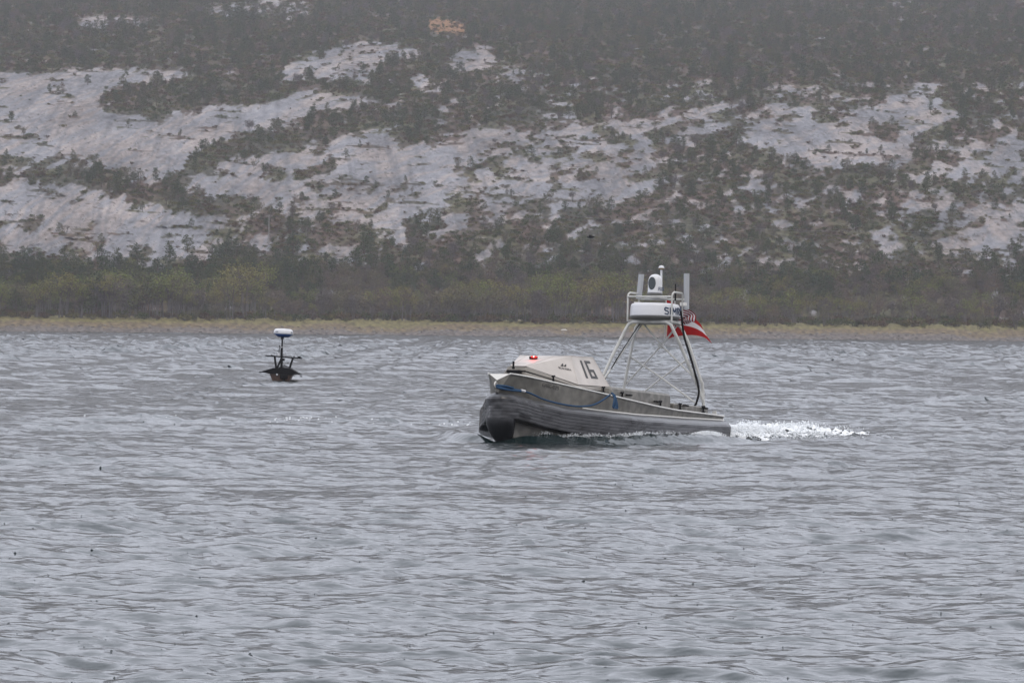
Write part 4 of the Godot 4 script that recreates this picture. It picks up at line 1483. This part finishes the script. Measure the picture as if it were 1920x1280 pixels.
func build_foam() -> void:
	var st := st_new()
	# churned water behind the transom: a heap, a gap, then a second crest
	foam_patch(st, 4.75, 8.9, -1.2, 1.4, 0.018, func(s, b): return 0.16 + 0.085 * (s - 4.8) + 0.34 * (b - 0.15) * (b - 0.15) + 0.15 * exp(-pow((s - 7.05) * 1.8, 2.0)) - 0.22 * exp(-pow((s - 8.3) * 1.1, 2.0)), 0.045, 51)
	var o := put("wake_foam", done(st), mats["foam"], self)
	tag(o, "white churned wake foam behind the grey boat's stern", "foam", "", "stuff")
	st = st_new()
	foam_patch(st, 2.5, 4.9, 0.95, 1.55, 0.022, func(s, b): return 0.44 + 1.5 * absf(b - 1.13) + 0.20 * absf(s - 3.9), 0.012, 52)
	foam_patch(st, 0.2, 2.6, 0.3, 1.8, 0.02, func(s, b): return 0.54 + 3.2 * absf(b - (hull_half(s) + 0.04 + 0.20 * s)) + 0.08 * absf(s - 1.0), 0.012, 53)
	o = put("bow_foam", done(st), mats["foam"], self)
	tag(o, "thin white foam curling along the grey boat's side", "foam", "", "stuff")
	# flecks along the old wake left of the boat
	st = st_new()
	rng.seed = 60
	for q in [[-2.95, 0.2, 60], [-2.6, 0.5, 25], [-0.75, 0.16, 35], [-1.2, 0.4, 16], [-4.4, 0.9, 12]]:
		for k in q[2]:
			var x: float = q[0] + q[1] * rng.randfn()
			var z: float = -115.5 - 0.035 * x + 0.9 * rng.randfn()
			var y: float = water_h(x, z, 0.8) + 0.006
			var r: float = rng.randf_range(0.005, 0.018)
			tri(st, Vector3(x - r, y, z), Vector3(x + r * 0.3, y + r * 0.8, z - r * 2.0), Vector3(x + r, y, z + r))
	o = put("wake_flecks", done(st), mats["foam"], self)
	tag(o, "broken line of white foam flecks between the boats", "foam", "", "stuff")
	# spray and froth thrown off the wake and the stem
	rng.seed = 61
	var ball := SphereMesh.new()
	ball.radius = 0.5
	ball.height = 1.0
	ball.radial_segments = 7
	ball.rings = 4
	var spots := []
	var clump := noise(62, 2.0, 3)
	for k in 34000:
		var s: float = 4.78 + 3.0 * pow(rng.randf(), 1.4)
		var b: float = rng.randfn(0.30, 0.42)
		if clump.get_noise_2d(s, b) < -0.2 + 0.1 * (s - 5.5): continue
		var p := plan_point(s, b)
		spots.append([Vector3(p.x, water_h(p.x, p.y, 0.8) + 0.13 * exp(-(s - 4.9) * 0.5) * pow(rng.randf(), 1.5), p.y), 0.004 + 0.018 * pow(rng.randf(), 2.5)])
	for k in 7000:
		var s: float = 7.2 + 1.7 * rng.randf()
		var b: float = rng.randfn(0.35, 0.35)
		if clump.get_noise_2d(s, b) < 0.02: continue
		var p := plan_point(s, b)
		spots.append([Vector3(p.x, water_h(p.x, p.y, 0.8) + 0.09 * pow(rng.randf(), 1.5), p.y), 0.004 + 0.016 * pow(rng.randf(), 2.5)])
	for k in 7000:
		var s: float = 0.1 + 2.4 * pow(rng.randf(), 1.1)
		var b: float = hull_half(s) + 0.03 + 0.20 * s + rng.randfn(0.0, 0.035) + 0.10 * clump.get_noise_2d(s * 1.5, 8.0)
		if rng.randf() > 0.75 * exp(-pow((s - 0.9) / 0.8, 2.0)) + 0.5 * clump.get_noise_2d(s * 1.3, b): continue
		var p := plan_point(s, b)
		spots.append([Vector3(p.x, water_h(p.x, p.y, 0.8) + 0.035 * pow(rng.randf(), 2.0), p.y), 0.002 + 0.007 * pow(rng.randf(), 2.0)])
	for k in 16000:
		var s: float = rng.randfn(3.75, 0.42)
		if s > 4.65: continue
		var swell: float = exp(-pow((s - 3.75) / 0.55, 2.0))
		var b: float = hull_half(s) + 0.02 + absf(rng.randfn(0.0, 0.13))
		if rng.randf() > 0.75 + 0.9 * clump.get_noise_2d(s * 1.8, b * 1.8): continue
		var p := plan_point(s, b)
		spots.append([Vector3(p.x, water_h(p.x, p.y, 0.8) + 0.085 * swell * pow(rng.randf(), 1.6), p.y), 0.002 + 0.010 * pow(rng.randf(), 2.0)])
	var mm := MultiMesh.new()
	mm.transform_format = MultiMesh.TRANSFORM_3D
	mm.mesh = ball
	mm.instance_count = spots.size()
	for k in spots.size():
		var r: float = spots[k][1]
		mm.set_instance_transform(k, Transform3D(Basis(rand_dir(), rng.randf() * TAU).scaled(Vector3(r, r * rng.randf_range(0.6, 1.8), r)), spots[k][0]))
	var mi := MultiMeshInstance3D.new()
	mi.multimesh = mm
	mi.material_override = mats["foam"]
	mi.name = numbered("spray")
	add_child(mi)
	tag(mi, "fine white spray over the wake of the grey boat", "spray", "", "stuff")

# ------------------------------------------------------------------ the small black boat
func build_small_boat() -> void:
	var o := thing("drone_boat", "small black and brown unmanned boat with white radar dome on a pole", "boat", Vector3(-5.375, 0.03, -200.0))
	# hull: flared dark deck over a narrower brown body, transom towards the viewer
	var st := st_new()
	var rings := []
	for q in [[1.1, 1.0], [0.2, 1.03], [-0.9, 0.85], [-1.6, 0.45], [-1.95, 0.05]]:
		var w: float = q[1]
		var ring := []
		for p in [[-0.50, 0.200], [-0.44, 0.222], [-0.20, 0.300], [0.0, 0.312], [0.19, 0.298], [0.40, 0.185], [0.46, 0.145], [0.30, 0.158], [0.24, 0.13], [-0.24, 0.165], [-0.29, 0.20]]:
			ring.append(Vector3(p[0] * w, p[1] + 0.06 * (1.0 - w), q[0]))
		rings.append(ring)
	loft(st, rings, true, true, 4294967295)
	put("deck", done(st), mats["black"], o)
	st = st_new()
	rings = []
	for q in [[1.06, 1.0], [0.2, 1.03], [-0.9, 0.85], [-1.6, 0.42], [-1.9, 0.05]]:
		var w: float = q[1]
		var ring := []
		for p in [[-0.285, 0.20], [0.0, 0.21], [0.26, 0.15], [0.205, 0.03], [0.13, -0.10], [-0.05, -0.16], [-0.17, -0.10], [-0.215, 0.03]]:
			ring.append(Vector3(p[0] * w, p[1], q[0]))
		rings.append(ring)
	loft(st, rings, true, true, 4294967295)
	put("hull", done(st), mats["brown_hull"], o)
	st = st_new()
	box(st, Vector3(0.06, 0.10, 1.085), Vector3(0.18, 0.12, 0.06))
	box(st, Vector3(0.06, 0.02, 1.10), Vector3(0.05, 0.14, 0.05))
	put("drive_unit", done(st), mats["black"], o)
	st = st_new()
	lathe(st, [Vector2(0.0, 0.0), Vector2(0.022, 0.0), Vector2(0.022, 0.02), Vector2(0.0, 0.03)], Transform3D(Basis(Vector3.RIGHT, PI / 2), Vector3(-0.10, 0.145, 1.09)), 12)
	put("port_cap", done(st), mats["white_plastic"], o)
	for x in [[-0.515, 0.195], [-0.485, 0.20], [0.44, 0.115], [0.475, 0.11]]:
		st = st_new()
		box(st, Vector3(x[0], x[1], 1.0), Vector3(0.018, 0.045, 0.06))
		put("bumper", done(st), mats["black"], o)
	# frame
	for q in [["crossbar", [[-0.39, 0.583], [0.475, 0.527]], 0.016], ["leg", [[-0.175, 0.565], [-0.135, 0.29]], 0.024], ["leg", [[0.255, 0.53], [0.175, 0.29]], 0.024],
			["brace", [[0.0, 0.555], [-0.10, 0.30]], 0.014], ["brace", [[-0.02, 0.54], [-0.12, 0.30]], 0.012], ["pole", [[-0.01, 0.30], [-0.012, 0.78]], 0.028], ["pole", [[-0.005, 0.77], [0.0, 1.02]], 0.017]]:
		st = st_new()
		var line := []
		for p in q[1]: line.append(Vector3(p[0], p[1], 0.55))
		tube(st, line, q[2], 8)
		put(q[0], done(st), mats["black"], o)
	st = st_new()
	box(st, Vector3(0.0, 0.995, 0.55), Vector3(0.07, 0.05, 0.07))
	put("pole_head", done(st), mats["black"], o)
	for q in [[-0.075, 0.59, 0.835, 0.010, "black"], [-0.195, 0.58, 0.665, 0.005, "black"], [0.325, 0.54, 0.635, 0.006, "antenna_grey"]]:
		st = st_new()
		tube(st, [Vector3(q[0], q[1], 0.55), Vector3(q[0] + 0.012, q[2], 0.55)], q[3], 6)
		put("antenna", done(st), mats[q[4]], o)
	for q in [[-0.24, 0.595, 0.035, 0.035, "black"], [-0.08, 0.61, 0.045, 0.07, "white_plastic"], [0.28, 0.565, 0.03, 0.035, "black"], [0.40, 0.553, 0.075, 0.042, "black"], [0.04, 0.49, 0.045, 0.06, "black"], [-0.008, 0.78, 0.026, 0.024, "white_plastic"]]:
		st = st_new()
		box(st, Vector3(q[0], q[1], 0.57), Vector3(q[2], q[3], 0.05))
		put("sensor_box", done(st), mats[q[4]], o)
	# radar dome
	var radar := Node3D.new()
	radar.name = "radar"
	o.add_child(radar)
	var at := Transform3D(Basis(Vector3.BACK, deg_to_rad(-3.0)), Vector3(0.02, 1.015, 0.55))
	st = st_new()
	lathe(st, [Vector2(0.0, 0.0), Vector2(0.12, 0.0), Vector2(0.17, 0.035), Vector2(0.225, 0.078), Vector2(0.0, 0.078)], at, 28)
	put("base", done(st), mats["blue_plastic"], radar)
	st = st_new()
	lathe(st, [Vector2(0.0, 0.0782), Vector2(0.228, 0.0782), Vector2(0.230, 0.10), Vector2(0.222, 0.15), Vector2(0.20, 0.18), Vector2(0.16, 0.197), Vector2(0.0, 0.205)], at, 32)
	put("cover", done(st), mats["white_plastic"], radar)
	for a in [-42.0, 62.0]:
		var r := deg_to_rad(a)
		st = st_new()
		box(st, at * Vector3(sin(r) * 0.226, 0.125, cos(r) * 0.226), Vector3(0.085, 0.018, 0.006), Basis(Vector3.UP, r))
		put("badge", done(st), mats["logo_blue"], radar)

func build_stones() -> void:
	rng.seed = 88
	var st := st_new()
	lathe(st, [Vector2(0.0, -0.3), Vector2(0.5, -0.1), Vector2(0.55, 0.15), Vector2(0.3, 0.38), Vector2(0.0, 0.42)], Transform3D(Basis.IDENTITY.scaled(Vector3(1.4, 1, 0.9)), Vector3.ZERO), 7)
	var mm := MultiMesh.new()
	mm.transform_format = MultiMesh.TRANSFORM_3D
	mm.use_colors = true
	mm.mesh = done(st)
	mm.instance_count = 4600
	for k in 4600:
		var x := rng.randf_range(-134.0, 134.0)
		var h: float = 0.02 + 1.0 * pow(rng.randf(), 1.3)
		var s: float = 0.06 + 0.34 * pow(rng.randf(), 4.0)
		mm.set_instance_transform(k, Transform3D(Basis(Vector3.UP, rng.randf() * TAU).scaled(Vector3(s, s * 0.8, s)), hill_point(x, h)))
		var v := rng.randf_range(0.05, 0.22)
		mm.set_instance_color(k, Color(v * 1.05, v, v * 0.95))
	var o := MultiMeshInstance3D.new()
	o.multimesh = mm
	o.material_override = mats["foliage"]
	o.name = numbered("beach_stones")
	add_child(o)
	tag(o, "grey and brown stones scattered along the waterline of the beach", "stones", "", "stuff")

func build_details() -> void:
	# pale stone on the beach and a bird over the water
	rng.seed = 5
	var st := st_new()
	for q in [[7.0, 0.9, 0.30, 0.16]]:
		var c := hill_point(q[0], q[1])
		lathe(st, [Vector2(0.0, -0.05), Vector2(q[2], 0.0), Vector2(q[2] * 0.95, q[3] * 0.6), Vector2(q[2] * 0.5, q[3]), Vector2(0.0, q[3] * 1.05)], Transform3D(Basis.IDENTITY.scaled(Vector3(1.5, 1, 1)), c), 9)
	var o := put("boulder", done(st), mats["pale_stone"], self)
	tag(o, "small white boulder on the beach behind the grey boat's cabin", "boulder")
	var bird := thing("bird", "dark bird flying low against the hillside above the grey boat's cabin", "bird", Vector3(4.1, 6.1, -450.0))
	st = st_new()
	var rings := []
	for q in [[-0.22, 0.01, 0.0], [-0.14, 0.035, 0.0], [0.0, 0.06, -0.005], [0.12, 0.045, 0.01], [0.17, 0.03, 0.02], [0.22, 0.006, 0.015]]:
		var ring := []
		for k in 8:
			var a := TAU * k / 8.0
			ring.append(Vector3(q[0], q[2] + sin(a) * q[1], cos(a) * q[1]))
		rings.append(ring)
	loft(st, rings)
	put("body", done(st), mats["black"], bird)
	for g in [1.0, -1.0]:
		st = st_new()
		var w := []
		for q in [[0.06, 0.02, 0.0], [0.02, 0.12, 0.14], [-0.06, 0.10, 0.30], [-0.10, 0.06, 0.14], [-0.09, 0.01, 0.0]]:
			w.append(Vector3(q[0], q[1], q[2] * g))
		for k in range(1, 4):
			tri(st, w[0], w[k], w[k + 1])
			tri(st, w[0] + Vector3(0, 0.012, 0), w[k + 1] + Vector3(0, 0.006, 0), w[k] + Vector3(0, 0.006, 0))
		put("wing", done(st), mats["black"], bird)
	# overhead line along the foot of the hill
	for x in [-36.6]:
		var h := 13.2
		var c := hill_point(x, h)
		var pole := thing("utility_pole", "thin pale utility pole standing in the pines behind the small boat", "pole", c)
		st = st_new()
		tube(st, [Vector3(0, -0.3, 0), Vector3(0, 4.6, 0)], 0.09, 7, 0.06)
		put("post", done(st), mats["grey_wood"], pole)
		st = st_new()
		box(st, Vector3(0, 4.3, 0), Vector3(1.1, 0.09, 0.09))
		put("crossarm", done(st), mats["grey_wood"], pole)
	var line := []
	for k in 31:
		var t := k / 30.0
		line.append(Vector3(lerpf(8.0, 78.0, t), lerpf(17.6, 16.4, t) - 2.2 * 4.0 * t * (1.0 - t) * 0.55, -1245.0))
	st = st_new()
	tube(st, line, 0.016, 5)
	o = put("overhead_wire", done(st), mats["pale_wire"], self)
	tag(o, "thin pale overhead wire crossing the wood right of the mast", "wire")

# ------------------------------------------------------------------ set-up
const SLOPE_A := 0.062
const SLOPE_B := 0.165
const RIPPLE := 1.3
const ORANGE := [Vector2(-23.4, 80.1), Vector2(-18.0, 80.9), Vector2(-12.3, 76.6), Vector2(-12.1, 70.5), Vector2(-16.0, 71.0), Vector2(-20.9, 73.3)]

func build_materials() -> void:
	var soft := grain(71, 0.012, 0.80, 1.0)
	var scuffed := grain(72, 0.03, 0.62, 1.0)
	worn(mat("aluminium", Vector3(0.275, 0.258, 0.228), 0.5, 0.35), scuffed, 0.8)
	mat("bare_metal", Vector3(0.62, 0.60, 0.56), 0.4, 0.5)
	worn(mat("tan_metal", Vector3(0.34, 0.31, 0.275), 0.55, 0.3), soft, 0.9)
	worn(mat("cabin_paint", Vector3(0.58, 0.53, 0.49), 0.55), soft, 0.7)
	worn(mat("mast_paint", Vector3(0.58, 0.575, 0.55), 0.45), soft, 2.0)
	worn(mat("rubber", Vector3(0.042, 0.040, 0.043), 0.25), soft, 2.2)
	worn(mat("rubber_black", Vector3(0.016, 0.016, 0.018), 0.3), soft, 2.0)
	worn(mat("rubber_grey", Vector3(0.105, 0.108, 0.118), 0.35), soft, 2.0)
	mat("black", Vector3(0.010, 0.010, 0.011), 0.7).metallic_specular = 0.25
	mat("marking", Vector3(0.025, 0.024, 0.023), 0.6)
	mat("faded_marking", Vector3(0.12, 0.115, 0.11), 0.6)
	mat("white_plastic", Vector3(0.60, 0.60, 0.62), 0.3)
	mat("antenna_grey", Vector3(0.36, 0.37, 0.39), 0.5)
	mat("grey_plastic", Vector3(0.085, 0.085, 0.08), 0.6)
	mat("logo_blue", Vector3(0.03, 0.05, 0.10), 0.5)
	mat("blue_plastic", Vector3(0.012, 0.055, 0.20), 0.4)
	mat("brass_dark", Vector3(0.16, 0.12, 0.07), 0.4, 0.4)
	mat("lens_glass", Vector3(0.02, 0.03, 0.035), 0.06)
	mat("rope_blue", Vector3(0.012, 0.050, 0.115), 0.8)
	worn(mat("brown_hull", Vector3(0.085, 0.036, 0.017), 0.5), scuffed, 1.5)
	mat("foam", Vector3(0.78, 0.80, 0.82), 0.8)
	mat("water_drop", Vector3(0.012, 0.020, 0.022), 0.08)
	mat("pale_stone", Vector3(0.6, 0.58, 0.55), 0.9)
	mat("grey_wood", Vector3(0.22, 0.21, 0.20), 0.9)
	mat("pale_wire", Vector3(0.20, 0.20, 0.20), 0.5)
	var m := mat("foliage", Vector3.ONE, 0.8)
	m.vertex_color_use_as_albedo = true
	m.metallic_specular = 0.15
	m.cull_mode = BaseMaterial3D.CULL_DISABLED
	m = mat("red_glow", Vector3(0.4, 0.01, 0.008), 0.3)
	m.emission_enabled = true
	m.emission = Color(1.0, 0.05, 0.03)
	m.emission_energy_multiplier = 0.1
	m = mat("white_glow", Vector3(1, 0.8, 0.75), 0.3)
	m.emission_enabled = true
	m.emission = Color(1.0, 0.72, 0.66)
	m.emission_energy_multiplier = 0.9

func _ready() -> void:
	# camera: long lens, held about 1.35 m above the water, tilted by half a degree
	var cam := Camera3D.new()
	cam.name = "camera"
	cam.fov = rad_to_deg(2.0 * atan(640.0 / 16000.0))
	cam.near = 0.5
	cam.far = 9000.0
	cam.position = Vector3(0, 1.35, 0)
	cam.rotation = Vector3(-28.0 / 16000.0, 0, 0.0099)
	add_child(cam)
	cam.current = true
	# overcast sky
	var sky_mat := ProceduralSkyMaterial.new()
	sky_mat.sky_top_color = lin(0.89, 0.925, 1.03)
	sky_mat.sky_horizon_color = lin(0.755, 0.785, 0.88)
	sky_mat.sky_curve = 0.25
	sky_mat.ground_bottom_color = lin(0.10, 0.11, 0.12)
	sky_mat.ground_horizon_color = lin(0.40, 0.41, 0.44)
	sky_mat.sky_energy_multiplier = 1.0
	sky_mat.sun_angle_max = 1.0
	var sky := Sky.new()
	sky.sky_material = sky_mat
	var env := Environment.new()
	env.background_mode = Environment.BG_SKY
	env.sky = sky
	env.tonemap_mode = Environment.TONE_MAPPER_LINEAR
	env.tonemap_exposure = 1.75
	env.sdfgi_enabled = true
	env.ssao_enabled = true
	env.ssil_enabled = true
	env.fog_enabled = true
	env.fog_density = 0.000105
	env.fog_light_color = Color(0.86, 0.86, 0.895)
	var we := WorldEnvironment.new()
	we.name = "environment"
	we.environment = env
	add_child(we)
	var sun := DirectionalLight3D.new()
	sun.name = "sun"
	sun.rotation_degrees = Vector3(-58, 25, 0)
	sun.light_color = Color(1.0, 0.98, 0.95)
	sun.light_energy = 0.25
	sun.light_angular_distance = 40.0
	sun.shadow_enabled = true
	add_child(sun)

	var th := deg_to_rad(BOAT_HEADING)
	boat_f = Vector2(-cos(th), sin(th))
	boat_p = Vector2(sin(th), cos(th))
	boat_at2 = Vector2(BOAT_AT.x, BOAT_AT.z)
	var t0 := Time.get_ticks_msec()
	build_materials()
	build_water()
	print("water ", Time.get_ticks_msec() - t0)
	build_hill()
	print("hill ", Time.get_ticks_msec() - t0)
	plant_trees()
	order_labels()
	print("trees ", Time.get_ticks_msec() - t0)
	build_boat()
	build_rope()
	build_flags()
	build_small_boat()
	build_foam()
	build_splashes()
	build_stones()
	build_details()
	print("all ", Time.get_ticks_msec() - t0)
